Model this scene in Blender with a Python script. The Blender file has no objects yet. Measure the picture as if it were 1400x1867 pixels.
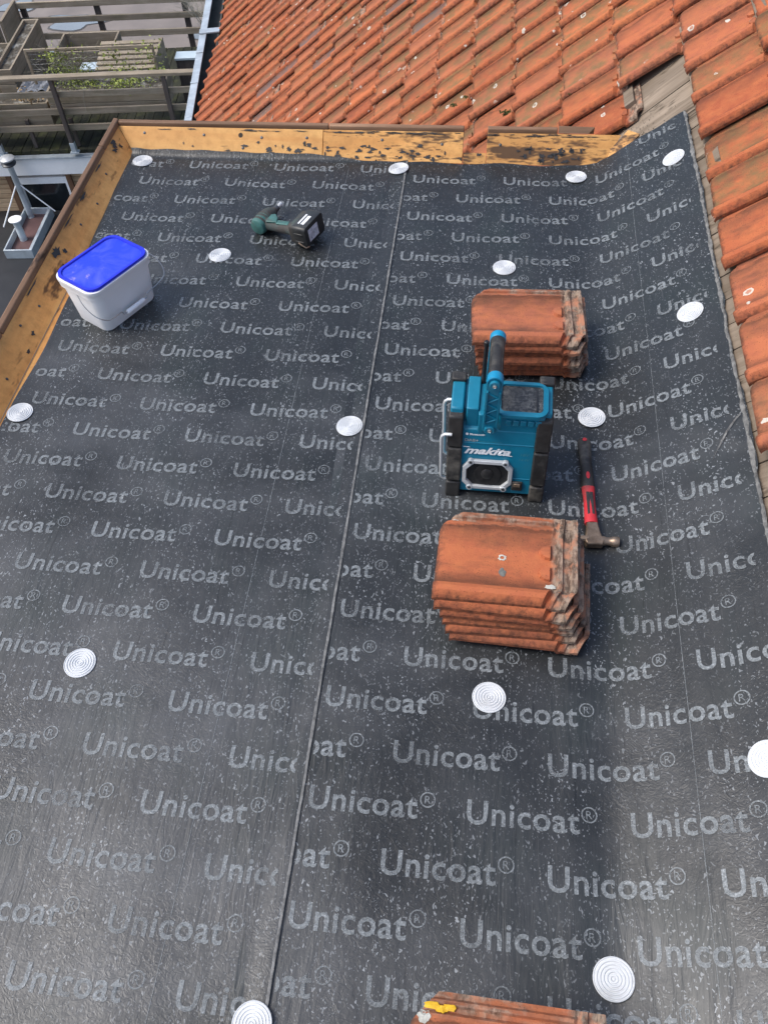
import bpy, bmesh, math, random
import numpy as np
from mathutils import Vector, Matrix
random.seed(7)
R = math.radians
scn = bpy.context.scene
col = scn.collection

# ------------------------------------------------------------------ camera
cam = bpy.data.cameras.new('camera')
cam.sensor_fit = 'HORIZONTAL'; cam.sensor_width = 36.0; cam.lens = 40.17
cam.clip_start = 0.05; cam.clip_end = 500
camo = bpy.data.objects.new('camera', cam); col.objects.link(camo)
CX = Vector((0.99329, 0.10826, -0.04057)); CY = Vector((-0.06224, 0.79647, 0.60147)); CZ = Vector((0.09742, -0.59491, 0.79787))
camo.matrix_world = Matrix(((CX.x, CY.x, CZ.x, 0.29699), (CX.y, CY.y, CZ.y, -2.82062), (CX.z, CY.z, CZ.z, 1.73575), (0, 0, 0, 1)))
scn.camera = camo

# ------------------------------------------------------------------ sky, sun, exposure (bright overcast day)
SUN_EL, SUN_AZ = 54.0, -100.0          # azimuth from +Y towards +X
w = bpy.data.worlds.new('World'); scn.world = w; w.use_nodes = True
nt = w.node_tree; nt.nodes.clear()
sky = nt.nodes.new('ShaderNodeTexSky'); sky.sky_type = 'NISHITA'; sky.sun_disc = False
sky.sun_elevation = R(SUN_EL); sky.sun_rotation = R(SUN_AZ); sky.air_density = 1.0; sky.dust_density = 3.0; sky.ozone_density = 1.0
bg = nt.nodes.new('ShaderNodeBackground'); bg.inputs['Strength'].default_value = 0.135
wo = nt.nodes.new('ShaderNodeOutputWorld')
nt.links.new(sky.outputs[0], bg.inputs[0]); nt.links.new(bg.outputs[0], wo.inputs[0])
sl = bpy.data.lights.new('sun', 'SUN'); sl.energy = 1.5; sl.angle = R(26); sl.color = (1.0, 0.975, 0.94)
so = bpy.data.objects.new('sun', sl); col.objects.link(so)
sd = Vector((math.sin(R(SUN_AZ)) * math.cos(R(SUN_EL)), math.cos(R(SUN_AZ)) * math.cos(R(SUN_EL)), math.sin(R(SUN_EL))))
so.rotation_euler = sd.to_track_quat('Z', 'Y').to_euler()
scn.view_settings.view_transform = 'Standard'; scn.view_settings.look = 'None'
scn.view_settings.exposure = 0.70; scn.view_settings.gamma = 1.0; scn.view_settings.use_curve_mapping = False

# ------------------------------------------------------------------ node helpers
class N:
    def __init__(s, name):
        s.m = bpy.data.materials.new(name); s.m.use_nodes = True
        s.t = s.m.node_tree; s.t.nodes.clear()
        s.out = s.t.nodes.new('ShaderNodeOutputMaterial')
        s.b = s.t.nodes.new('ShaderNodeBsdfPrincipled'); s.l(s.b.outputs[0], s.out.inputs[0])
    def l(s, a, b): s.t.links.new(a, b)
    def n(s, typ, **k):
        x = s.t.nodes.new(typ)
        for a, v in k.items(): setattr(x, a, v)
        return x
    def setin(s, sock, v):
        if isinstance(v, bpy.types.NodeSocket): s.l(v, sock)
        else:
            if isinstance(v, (tuple, list)) and len(v) == 3 and sock.type == 'RGBA': v = (*v, 1)
            sock.default_value = v
    def coord(s, kind='Object'): return s.n('ShaderNodeTexCoord').outputs[kind]
    def rnd(s): return s.n('ShaderNodeObjectInfo').outputs['Random']
    def mapping(s, vec, scale=(1, 1, 1), loc=(0, 0, 0), rot=(0, 0, 0)):
        x = s.n('ShaderNodeMapping'); s.setin(x.inputs[0], vec); s.setin(x.inputs['Location'], loc); s.setin(x.inputs['Rotation'], rot); s.setin(x.inputs['Scale'], scale)
        return x.outputs[0]
    def noise(s, vec, scale, detail=4, rough=0.55, dist=0.0, col=False):
        x = s.n('ShaderNodeTexNoise'); s.setin(x.inputs['Vector'], vec); s.setin(x.inputs['Scale'], scale)
        x.inputs['Detail'].default_value = min(detail, 4); x.inputs['Roughness'].default_value = rough; x.inputs['Distortion'].default_value = dist
        return x.outputs['Color' if col else 'Fac']
    def vor(s, vec, scale, out='Distance', feat='F1', rnd=1.0):
        x = s.n('ShaderNodeTexVoronoi'); x.feature = feat; s.setin(x.inputs['Vector'], vec); s.setin(x.inputs['Scale'], scale)
        x.inputs['Randomness'].default_value = rnd
        return x.outputs[out]
    def ramp(s, fac, stops, interp='LINEAR'):
        x = s.n('ShaderNodeValToRGB'); x.color_ramp.interpolation = interp; s.setin(x.inputs[0], fac)
        e = x.color_ramp.elements
        while len(e) < len(stops): e.new(0.5)
        for i, (p, c) in enumerate(stops):
            e[i].position = p; e[i].color = (c, c, c, 1) if not isinstance(c, (tuple, list)) else (*c, 1)
        return x.outputs[0]
    def math(s, op, a, b=0.0, c=0.0, clamp=False):
        x = s.n('ShaderNodeMath', operation=op); x.use_clamp = clamp
        s.setin(x.inputs[0], a); s.setin(x.inputs[1], b); s.setin(x.inputs[2], c); return x.outputs[0]
    def mix(s, fac, a, b, mode='MIX'):
        x = s.n('ShaderNodeMix', data_type='RGBA', blend_type=mode); s.setin(x.inputs[0], fac); s.setin(x.inputs[6], a); s.setin(x.inputs[7], b); return x.outputs[2]
    def hsv(s, c, h=0.5, sat=1.0, v=1.0):
        x = s.n('ShaderNodeHueSaturation'); s.setin(x.inputs['Color'], c); s.setin(x.inputs['Hue'], h); s.setin(x.inputs['Saturation'], sat); s.setin(x.inputs['Value'], v); return x.outputs[0]
    def addv(s, a, b):
        x = s.n('ShaderNodeVectorMath', operation='ADD'); s.setin(x.inputs[0], a); s.setin(x.inputs[1], b); return x.outputs[0]
    def sep(s, v):
        x = s.n('ShaderNodeSeparateXYZ'); s.setin(x.inputs[0], v); return x.outputs
    def comb(s, x_, y_, z_):
        x = s.n('ShaderNodeCombineXYZ'); s.setin(x.inputs[0], x_); s.setin(x.inputs[1], y_); s.setin(x.inputs[2], z_); return x.outputs[0]
    def bump(s, h, strength=0.3, dist=0.01):
        x = s.n('ShaderNodeBump'); s.setin(x.inputs['Height'], h); x.inputs['Strength'].default_value = strength; x.inputs['Distance'].default_value = dist
        s.l(x.outputs[0], s.b.inputs['Normal']); return x.outputs[0]
    def pb(s, col=None, rough=None, metal=None, spec=None):
        if col is not None: s.setin(s.b.inputs['Base Color'], col)
        if rough is not None: s.setin(s.b.inputs['Roughness'], rough)
        if metal is not None: s.setin(s.b.inputs['Metallic'], metal)
        if spec is not None: s.setin(s.b.inputs['Specular IOR Level'], spec)
        return s.m

def mat_plain(name, c, rough=0.5, metal=0.0, var=0.15, scale=30, bump=0.05, spec=0.5, dirt=None, dirt_amt=0.0):
    n = N(name); o = n.coord()
    o = n.addv(o, n.comb(n.math('MULTIPLY', n.rnd(), 17.0), 0, 0))
    f = n.noise(o, scale, 5, 0.6)
    base = n.mix(n.ramp(f, [(0.3, 0.0), (0.7, 1.0)]), tuple(x * (1 - var) for x in c), tuple(min(1, x * (1 + var)) for x in c))
    if dirt:
        g = n.ramp(n.noise(o, scale * 0.35, 6, 0.7), [(0.5, 0.0), (0.68, 1.0)])
        base = n.mix(n.math('MULTIPLY', g, dirt_amt), base, dirt)
    r = n.math('ADD', n.math('MULTIPLY', f, 0.25), rough - 0.12, clamp=True)
    if bump: n.bump(n.noise(o, scale * 6, 3), bump, 0.002)
    return n.pb(base, r, metal, spec)

# ------------------------------------------------------------------ materials
def mat_felt(seed):
    n = N('roofing_felt'); o = n.coord(); o = n.addv(o, (seed, seed * 0.37, 0))
    big = n.noise(n.mapping(o, (1.6, 0.8, 1)), 1.4, 4, 0.6)
    mid = n.noise(n.mapping(o, (14, 2.2, 1)), 1.0, 5, 0.6)
    fine = n.noise(o, 160, 3, 0.6)
    c = n.mix(n.ramp(big, [(0.35, 0.0), (0.7, 1.0)]), (0.0125, 0.0142, 0.0150), (0.0245, 0.0268, 0.0278))
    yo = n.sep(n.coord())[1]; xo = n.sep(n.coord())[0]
    painted_sheen = n.ramp(n.math('ADD', n.noise(n.mapping(o, (1.0, 1.6, 1)), 1.7, 5, 0.62), n.math('ADD', n.math('MULTIPLY', yo, -0.10), n.math('MULTIPLY', xo, -0.12))), [(0.60, 0.0), (0.96, 1.0)])  # paler towards near left: the felt's brighter sheen there put into the colour
    c = n.mix(n.math('MULTIPLY', painted_sheen, 0.85), c, (0.088, 0.092, 0.096))
    c = n.mix(n.math('MULTIPLY', n.ramp(mid, [(0.45, 0.0), (0.75, 1.0)]), 0.45), c, (0.027, 0.029, 0.031))
    gr = n.ramp(n.noise(n.mapping(o, (3, 2, 1)), 1.5, 3), [(0.5, 0.0), (0.72, 1.0)])
    c = n.mix(n.math('MULTIPLY', gr, 0.35), c, (0.014, 0.026, 0.021))
    # pale flecks of torn film and dust
    warp = n.addv(o, n.mapping(n.noise(o, 70, 2, 0.5, col=True), (0.016, 0.016, 0), (-0.008, -0.008, 0)))
    def flecks(scale, sx, sy, rad, keep, vec):
        v = n.mapping(vec, (scale * sx, scale * sy, 1))
        d = n.vor(v, 1.0); k = n.sep(n.vor(v, 1.0, 'Color'))[0]
        thr = n.math('MULTIPLY', n.math('SUBTRACT', k, keep), rad / (1 - keep))
        return n.math('GREATER_THAN', thr, d)
    f1 = flecks(260, 1.0, 0.45, 0.40, 0.70, warp)
    f2 = flecks(330, 1.0, 0.6, 0.44, 0.60, warp)
    f3 = flecks(190, 0.35, 1.0, 0.30, 0.84, n.mapping(warp, (1, 1, 1), (3, 1, 0), (0, 0, 0.7)))
    f4 = flecks(150, 1.0, 0.30, 0.26, 0.86, warp)
    dens = n.ramp(n.noise(n.mapping(o, (2.2, 1.2, 1)), 2.2, 4, 0.65), [(0.34, 0.22), (0.60, 1.0)])
    lanes = n.ramp(n.noise(n.mapping(o, (13, 0.5, 1)), 1.0, 2), [(0.52, 0.0), (0.66, 1.0)])
    fl = n.math('MAXIMUM', n.math('MAXIMUM', f1, n.math('MULTIPLY', f2, 0.65)), n.math('MAXIMUM', f3, f4))
    fl = n.math('MULTIPLY', fl, n.math('MULTIPLY', dens, n.math('ADD', n.math('MULTIPLY', lanes, 0.35), 0.62)))
    c = n.mix(fl, c, (0.30, 0.32, 0.335))
    ck = n.ramp(n.noise(n.mapping(o, (95, 4.5, 1)), 1.0, 3, 0.6, 0.4), [(0.30, 1.0), (0.36, 0.0)])
    c = n.mix(n.math('MULTIPLY', ck, 0.55), c, (0.006, 0.0065, 0.007))
    # scuffed long scratches
    sc = n.ramp(n.noise(n.mapping(o, (120, 6, 1), (0, 0, 0), (0, 0, 0.25)), 1.0, 2), [(0.68, 0.0), (0.74, 1.0)])
    c = n.mix(n.math('MULTIPLY', sc, 0.12), c, (0.2, 0.2, 0.21))
    h1 = n.noise(n.mapping(o, (60, 9, 1)), 1.0, 3, 0.6, 0.8)
    h2 = n.noise(o, 62, 3, 0.55, 2.6)
    h3 = n.noise(n.mapping(o, (5, 3, 1)), 1.6, 3, 0.5)
    pw = n.ramp(n.noise(n.mapping(o, (2.5, 1.6, 1)), 1.8, 2), [(0.38, 0.0), (0.62, 1.0)])
    h = n.math('ADD', n.math('MULTIPLY', n.math('MULTIPLY', h1, pw), 0.75), n.math('ADD', n.math('MULTIPLY', n.math('MULTIPLY', h2, n.math('SUBTRACT', 1.1, pw)), 0.32), n.math('MULTIPLY', h3, 1.0)))
    n.bump(h, 0.45, 0.006)
    ro = n.math('ADD', n.math('MULTIPLY', n.noise(n.mapping(o, (8, 3, 1)), 1.5, 4), 0.24), 0.27)
    return n.pb(c, ro, 0, 0.5)

def mat_print():
    n = N('felt_print'); o = n.coord()
    f = n.noise(o, 140, 4, 0.7); g = n.noise(o, 9, 3)
    a = n.math('MULTIPLY', n.ramp(f, [(0.34, 0.52), (0.56, 1.0)]), n.ramp(g, [(0.30, 0.50), (0.54, 1.0)]))
    tr = n.n('ShaderNodeBsdfTransparent'); mx = n.n('ShaderNodeMixShader')
    n.l(a, mx.inputs[0]); n.l(tr.outputs[0], mx.inputs[1]); n.l(n.b.outputs[0], mx.inputs[2]); n.l(mx.outputs[0], n.out.inputs[0])
    n.bump(n.noise(o, 220, 3), 0.3, 0.003)
    c = n.mix(n.ramp(n.noise(o, 300, 2), [(0.55, 0.0), (0.72, 1.0)]), (0.165, 0.182, 0.190), (0.34, 0.365, 0.38))
    return n.pb(c, 0.5, 0, 0.5)

def mat_tile(name, stack=False, attr=False):
    n = N(name); p = n.coord(); r = n.rnd()
    if attr:      # many tiles in one mesh: their own coordinates and random numbers are stored on the mesh
        p = n.n('ShaderNodeAttribute', attribute_name='tile_co').outputs['Vector']; r = n.n('ShaderNodeAttribute', attribute_name='tile_rnd').outputs['Fac']
    off = n.comb(n.math('MULTIPLY', r, 61.0), n.math('MULTIPLY', r, 23.0), n.math('MULTIPLY', r, 7.0))
    o = n.addv(p, off); x, y, z = n.sep(p)[0], n.sep(p)[1], n.sep(p)[2]
    r2 = n.math('FRACT', n.math('MULTIPLY', r, 7.31)); r3 = n.math('FRACT', n.math('MULTIPLY', r, 13.7)); r4 = n.math('FRACT', n.math('MULTIPLY', r, 29.3))
    c = n.ramp(r2, [(0.0, (0.31, 0.080, 0.038)), (0.35, (0.41, 0.115, 0.050)), (0.7, (0.36, 0.120, 0.068)), (1.0, (0.46, 0.138, 0.056))])
    c = n.mix(n.ramp(n.noise(o, 26, 5, 0.65), [(0.35, 0.0), (0.7, 0.5)]), c, (0.52, 0.175, 0.065))
    # grey-black soot in the pan, browner towards the lock, shaped by noise
    pan = n.math('MULTIPLY', n.math('GREATER_THAN', y, 0.045), 1.0)
    pn = n.ramp(n.math('ADD', n.noise(n.mapping(o, (9, 22, 1)), 1.0, 5, 0.65), n.math('MULTIPLY', n.math('ABSOLUTE', n.math('SUBTRACT', y, 0.125)), 1.6 if stack else 2.0)), [(0.52, 0.0), (0.84, 1.0)])
    amt = n.math('MULTIPLY', n.math('MULTIPLY', pan, pn), 0.75 if stack else n.math('ADD', n.math('MULTIPLY', r3, 0.65), 0.25))
    c = n.mix(amt, c, (0.085, 0.050, 0.034))
    if not stack:
        # olive algae on part of the tiles
        gb = 0.0 if attr else n.ramp(n.math('ADD', n.math('MULTIPLY', n.sep(n.n('ShaderNodeObjectInfo').outputs['Location'])[0], 0.4), 0.5), [(0.05, 0.0), (0.35, 0.42), (0.72, 0.30), (0.86, 0.0)])
        al = n.math('MULTIPLY', n.ramp(n.math('ADD', r4, gb), [(0.35, 0.0), (0.95, 0.95)]), n.ramp(n.noise(o, 14, 5, 0.65), [(0.38, 0.0), (0.62, 1.0)]))
        c = n.mix(n.math('MULTIPLY', al, n.math('ADD', n.math('MULTIPLY', pan, 0.65), 0.12)), c, (0.15, 0.125, 0.055))
        # a few grey glazed tiles
        gk = 0.0 if attr else n.math('GREATER_THAN', n.n('ShaderNodeObjectInfo').outputs['Object Index'], 0.5)
        c = n.mix(n.math('MULTIPLY', gk, n.math('MULTIPLY', pan, n.ramp(n.noise(o, 20, 4, 0.65), [(0.35, 0.3), (0.6, 0.85)]))), c, (0.13, 0.115, 0.110))
    # rim dirt at the nose and roll edge, darkened to paint in shadow lines
    dn = n.noise(n.mapping(o, (60, 60, 60)), 1.0, 4, 0.7)
    edge = n.ramp(n.math('ADD', n.math('MULTIPLY', y, 28.0), n.math('MULTIPLY', dn, 1.2)), [(0.46, 1.0), (0.9, 0.0)])
    nose = n.ramp(n.math('ADD', n.math('MULTIPLY', x, 30.0), n.math('MULTIPLY', dn, 1.2)), [(0.55, 1.0), (1.05, 0.0)])
    c = n.mix(n.math('MULTIPLY', n.math('MAXIMUM', edge, nose), 0.8), c, (0.050, 0.028, 0.021))
    # silt line along the foot of the roll and below the lock rib
    tr_ = n.math('ADD', y, n.math('MULTIPLY', n.math('SUBTRACT', n.noise(n.mapping(o, (12, 40, 1)), 1.0, 4, 0.7), 0.5), 0.045))
    silt = n.math('MAXIMUM', n.ramp(tr_, [(0.040, 0.0), (0.048, 1.0), (0.056, 0.9), (0.085, 0.0)]), n.ramp(tr_, [(0.150, 0.0), (0.192, 0.55), (0.203, 1.0), (0.206, 0.0)]))
    c = n.mix(n.math('MULTIPLY', silt, 0.72 if stack else 0.5), c, (0.070, 0.036, 0.024))
    # speckles
    sp = n.math('LESS_THAN', n.vor(o, 190), 0.17)
    c = n.mix(n.math('MULTIPLY', sp, n.ramp(n.noise(o, 20, 2), [(0.40, 0.0), (0.55, 0.8)])), c, (0.04, 0.025, 0.02))
    # lichen: pale rings and crusts
    wv = n.addv(o, n.mapping(n.noise(o, 70, 3, col=True), (0.016, 0.016, 0.016), (-0.008, -0.008, -0.008)))
    ld = n.vor(wv, 21); lk = n.sep(n.vor(wv, 21, 'Color'))[1]
    lt = n.math('MULTIPLY', n.math('SUBTRACT', lk, 0.80 if not stack else 0.93), 1.5)
    li = n.math('GREATER_THAN', lt, ld); core = n.math('GREATER_THAN', n.math('MULTIPLY', lt, 0.55), ld)
    lm = n.math('MULTIPLY', n.math('SUBTRACT', li, n.math('MULTIPLY', core, 0.75)), n.ramp(n.noise(o, 8, 2), [(0.42, 0.0), (0.5, 1.0)]))
    cr = n.math('MULTIPLY', n.ramp(n.noise(wv, 75, 4, 0.7), [(0.62, 0.0), (0.68, 1.0)]), n.math('MULTIPLY', nose if not stack else 0.0, n.ramp(n.noise(off, 3.1, 1), [(0.45, 0.0), (0.55, 1.0)])))
    c = n.mix(n.math('MULTIPLY', n.math('MAXIMUM', lm, cr), 0.85), c, (0.55, 0.54, 0.47))
    # limey, sooty head that used to sit under the next course
    hd = n.ramp(n.math('ADD', x, n.math('MULTIPLY', n.math('SUBTRACT', dn, 0.5), 0.02)), [(0.250, 0.0), (0.262, 1.0)])
    hc = n.mix(n.ramp(n.noise(n.mapping(o, (1.6, 0.6, 1)), 48, 5, 0.72), [(0.40, 0.0), (0.60, 1.0)]), (0.075, 0.060, 0.046), (0.34, 0.265, 0.20))
    hc = n.mix(n.ramp(n.noise(o, 28, 3), [(0.5, 0.0), (0.62, 1.0)]), hc, (0.42, 0.20, 0.12))
    c = n.mix(n.math('MULTIPLY', hd, 0.9), c, hc)
    if stack:
        lk2 = n.ramp(n.math('ADD', y, n.math('MULTIPLY', n.math('SUBTRACT', dn, 0.5), 0.03)), [(0.208, 0.0), (0.222, 1.0)])
        c = n.mix(n.math('MULTIPLY', lk2, n.ramp(n.noise(n.mapping(o, (20, 60, 1)), 1.0, 4), [(0.42, 0.0), (0.6, 0.8)])), c, hc)
    n.bump(n.math('ADD', n.noise(o, 45, 5, 0.6), n.math('MULTIPLY', n.noise(o, 240, 3, 0.6), 0.5)), 0.45, 0.004)
    return n.pb(c, n.math('ADD', n.math('MULTIPLY', dn, 0.2), 0.72), 0, 0.22)

def mat_wood(name, c0, c1, axis='x', rough=0.75, green=0.0, stain=None, stain_lo=0.55, scale=1.0, holes=False, bump=0.35):
    n = N(name); p = n.coord(); r = n.rnd()
    o = n.addv(p, n.comb(n.math('MULTIPLY', r, 37.0), n.math('MULTIPLY', r, 11.0), n.math('MULTIPLY', r, 5.0)))
    sc = {'x': (2.2, 30, 30), 'y': (30, 2.2, 30), 'z': (30, 30, 2.2)}[axis]
    g = n.noise(n.mapping(o, tuple(v * scale for v in sc)), 1.0, 6, 0.65, 0.6)
    g2 = n.noise(o, 3.0 * scale, 4, 0.6)
    c = n.mix(n.ramp(g, [(0.28, 0.0), (0.72, 1.0)]), c0, c1)
    c = n.mix(n.math('MULTIPLY', n.ramp(g2, [(0.35, 0.0), (0.7, 1.0)]), 0.4), c, tuple(0.6 * v for v in c0))
    c = n.hsv(c, 0.5, 1.0, n.math('ADD', n.math('MULTIPLY', r, 0.3), 0.85))
    if holes:
        mo = n.ramp(n.noise(o, 26, 6, 0.72), [(0.42, 0.0), (0.66, 1.0)])
        c = n.mix(n.math('MULTIPLY', mo, 0.38), c, tuple(0.55 * v for v in c0))
    if green: c = n.mix(n.math('MULTIPLY', n.ramp(n.noise(o, 5, 5, 0.7), [(0.48, 0.0), (0.68, 1.0)]), green), c, (0.10, 0.11, 0.03))
    if stain:
        s1 = n.ramp(n.noise(n.mapping(o, tuple(v ** 0.45 for v in sc)), 2.6, 7, 0.72), [(stain_lo, 0.0), (stain_lo + 0.07, 1.0)])
        s2 = n.ramp(n.noise(n.mapping(o, tuple(v ** 0.6 for v in sc)), 9, 5, 0.7), [(stain_lo + 0.06, 0.0), (stain_lo + 0.12, 1.0)])
        c = n.mix(n.math('MULTIPLY', n.math('MAXIMUM', s1, n.math('MULTIPLY', s2, 0.8)), 0.9), c, stain)
    if holes:
        d = n.vor(o, 17); k = n.sep(n.vor(o, 17, 'Color'))[0]
        hl = n.math('LESS_THAN', d, n.math('MULTIPLY', n.math('SUBTRACT', k, 0.62), 0.42))
        c = n.mix(hl, c, (0.03, 0.018, 0.01))
    n.bump(g, bump, 0.004)
    return n.pb(c, rough, 0, 0.3)

M = {}
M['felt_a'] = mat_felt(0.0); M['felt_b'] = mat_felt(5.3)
M['felt_edge'] = mat_plain('felt_edge', (0.15, 0.15, 0.145), 0.6, var=0.5, scale=60, bump=0.5)
M['print'] = mat_print()
M['tile'] = mat_tile('roof_tile_clay'); M['stack_tile'] = mat_tile('stacked_tile_clay', True)
M['ply'] = mat_wood('stripped_plywood', (0.62, 0.27, 0.075), (0.78, 0.43, 0.145), 'y', 0.6, stain=(0.10, 0.045, 0.018), stain_lo=0.60, scale=0.5, holes=True, bump=0.2)
M['ply_x'] = mat_wood('stripped_plywood_along', (0.62, 0.29, 0.085), (0.80, 0.47, 0.165), 'x', 0.6, stain=(0.05, 0.030, 0.020), stain_lo=0.615, scale=0.5, holes=True, bump=0.2)
M['ply_burnt'] = mat_wood('stained_plywood', (0.56, 0.26, 0.075), (0.76, 0.44, 0.155), 'x', 0.65, stain=(0.05, 0.028, 0.018), stain_lo=0.50, scale=0.5, holes=True)
M['lip'] = mat_wood('brown_lip_wood', (0.15, 0.085, 0.050), (0.32, 0.19, 0.115), 'y', 0.6, stain=(0.05, 0.03, 0.02), stain_lo=0.62)
M['lip_x'] = mat_wood('brown_lip_wood_along', (0.15, 0.085, 0.050), (0.32, 0.19, 0.115), 'x', 0.6, stain=(0.05, 0.03, 0.02), stain_lo=0.62)
M['deck'] = mat_wood('old_deck_board', (0.15, 0.115, 0.082), (0.31, 0.25, 0.19), 'x', 0.85, stain=(0.06, 0.045, 0.03), stain_lo=0.58)
M['grey_wood'] = mat_wood('weathered_grey_wood', (0.24, 0.195, 0.140), (0.43, 0.365, 0.28), 'x', 0.85, green=0.25)
M['grey_wood_y'] = mat_wood('weathered_grey_wood_y', (0.21, 0.17, 0.125), (0.38, 0.32, 0.245), 'y', 0.85, green=0.2)
M['dark_wood'] = mat_wood('dark_post_wood', (0.075, 0.062, 0.055), (0.13, 0.11, 0.10), 'z', 0.8)
M['moss_wood'] = mat_wood('mossy_deck_wood', (0.012, 0.014, 0.008), (0.045, 0.045, 0.026), 'y', 0.8, green=0.4)
M['clad'] = mat_wood('light_cladding_wood', (0.36, 0.23, 0.13), (0.60, 0.44, 0.28), 'x', 0.7)
M['clad_dark'] = mat_wood('brown_batten_wood', (0.13, 0.07, 0.04), (0.22, 0.12, 0.07), 'z', 0.7)
M['zinc'] = mat_plain('zinc', (0.48, 0.54, 0.58), 0.45, 0.35, 0.15, 8, 0.1, dirt=(0.30, 0.32, 0.33), dirt_amt=0.5)
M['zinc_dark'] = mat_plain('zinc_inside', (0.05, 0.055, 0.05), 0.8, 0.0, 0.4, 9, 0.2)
M['white'] = mat_plain('white_board', (0.88, 0.89, 0.89), 0.5, 0, 0.04, 4, 0.02, dirt=(0.55, 0.57, 0.57), dirt_amt=0.3)
M['glass'] = mat_plain('dark_window_glass', (0.015, 0.018, 0.02), 0.12, 0, 0.1, 3, 0)
M['dark_roof'] = mat_plain('dark_bitumen_roof', (0.018, 0.019, 0.021), 0.5, 0, 0.35, 2.5, 0.2)
M['brown_roof'] = mat_plain('brown_grey_roof', (0.21, 0.18, 0.16), 0.65, 0, 0.18, 1.6, 0.1)
M['water'] = mat_plain('puddle_water', (0.24, 0.27, 0.29), 0.18, 0, 0.15, 2, 0)
M['puddle_rim'] = mat_plain('puddle_mud', (0.09, 0.085, 0.08), 0.6, 0, 0.2, 6, 0)
M['mauve'] = mat_plain('mauve_membrane', (0.115, 0.062, 0.060), 0.55, 0, 0.25, 8, 0.05)
M['washer'] = mat_plain('white_washer_plastic', (0.60, 0.62, 0.635), 0.60, 0, 0.05, 30, 0.0, dirt=(0.40, 0.41, 0.41), dirt_amt=0.6)
M['bucket'] = mat_plain('white_bucket_plastic', (0.92, 0.92, 0.92), 0.42, 0, 0.03, 9, 0.02, dirt=(0.6, 0.58, 0.53), dirt_amt=0.25)
M['wire'] = mat_plain('wire_steel', (0.5, 0.5, 0.5), 0.35, 0.8, 0.1, 20, 0)
M['teal'] = mat_plain('teal_plastic', (0.003, 0.165, 0.265), 0.42, 0, 0.08, 25, 0.04, dirt=(0.05, 0.16, 0.2), dirt_amt=0.3)
M['bright_teal'] = mat_plain('bright_teal_plastic', (0.003, 0.235, 0.42), 0.4, 0, 0.06, 25, 0.03)
M['rubber'] = mat_plain('black_rubber', (0.022, 0.021, 0.020), 0.55, 0, 0.5, 28, 0.15, dirt=(0.17, 0.155, 0.13), dirt_amt=0.6)
M['black'] = mat_plain('black_plastic', (0.014, 0.014, 0.015), 0.45, 0, 0.3, 30, 0.05, dirt=(0.08, 0.075, 0.07), dirt_amt=0.3)
M['cone'] = mat_plain('speaker_mesh', (0.012, 0.012, 0.013), 0.55, 0, 0.2, 200, 0.3)
M['silver'] = mat_plain('silver_plastic', (0.58, 0.60, 0.61), 0.32, 0.3, 0.06, 25, 0.02, dirt=(0.35, 0.34, 0.32), dirt_amt=0.3)
M['screw'] = mat_plain('steel_screw', (0.62, 0.62, 0.6), 0.3, 0.9, 0.1, 60, 0)
M['white_print'] = mat_plain('white_print', (0.78, 0.80, 0.81), 0.5, 0, 0.04, 20, 0)
M['faint_print'] = mat_plain('faint_print', (0.05, 0.22, 0.28), 0.5, 0, 0.04, 20, 0)
M['grey_print'] = mat_plain('grey_print', (0.33, 0.36, 0.36), 0.5, 0, 0.25, 90, 0)
M['driver_teal'] = mat_plain('worn_teal_plastic', (0.045, 0.135, 0.12), 0.5, 0, 0.3, 45, 0.05, dirt=(0.075, 0.065, 0.055), dirt_amt=0.95)
M['driver_grip'] = mat_plain('dusty_grip_rubber', (0.05, 0.045, 0.040), 0.75, 0, 0.3, 35, 0.15, dirt=(0.05, 0.12, 0.115), dirt_amt=0.35)
M['battery'] = mat_plain('dusty_black_plastic', (0.022, 0.023, 0.023), 0.45, 0, 0.35, 30, 0.05, dirt=(0.12, 0.12, 0.11), dirt_amt=0.4)
M['label'] = mat_plain('white_label', (0.62, 0.62, 0.66), 0.5, 0, 0.3, 120, 0, dirt=(0.12, 0.12, 0.13), dirt_amt=0.6)
M['steel'] = mat_plain('worn_steel', (0.30, 0.225, 0.165), 0.42, 0.7, 0.3, 35, 0.15, dirt=(0.12, 0.075, 0.045), dirt_amt=0.6)
M['red'] = mat_plain('red_rubber', (0.52, 0.025, 0.035), 0.5, 0, 0.1, 30, 0.1, dirt=(0.12, 0.05, 0.045), dirt_amt=0.55)
M['leaf'] = mat_plain('vine_leaf', (0.24, 0.29, 0.05), 0.6, 0, 0.5, 4, 0)
M['leaf_dry'] = mat_plain('dry_leaf', (0.30, 0.20, 0.09), 0.8, 0, 0.5, 4, 0)
M['grass'] = mat_plain('planter_grass', (0.045, 0.12, 0.02), 0.6, 0, 0.4, 6, 0)
M['twig'] = mat_plain('bare_twig', (0.33, 0.31, 0.25), 0.85, 0, 0.3, 20, 0)
M['soil'] = mat_plain('planter_soil', (0.07, 0.06, 0.045), 0.95, 0, 0.6, 25, 0.4, dirt=(0.42, 0.41, 0.37), dirt_amt=0.75)
M['tarp'] = mat_plain('shiny_tarpaulin', (0.16, 0.16, 0.165), 0.28, 0, 0.6, 14, 0.4)
M['blue_box'] = mat_plain('pale_blue_panel', (0.48, 0.57, 0.62), 0.35, 0, 0.06, 6, 0)
M['sooty'] = mat_plain('sooty_metal', (0.08, 0.085, 0.09), 0.45, 0.5, 0.3, 12, 0.05)
M['wall'] = mat_plain('dark_render_wall', (0.12, 0.11, 0.10), 0.85, 0, 0.2, 3, 0.1)
M['ground'] = mat_plain('yard_ground', (0.10, 0.095, 0.085), 0.9, 0, 0.3, 0.8, 0.1)
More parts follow.
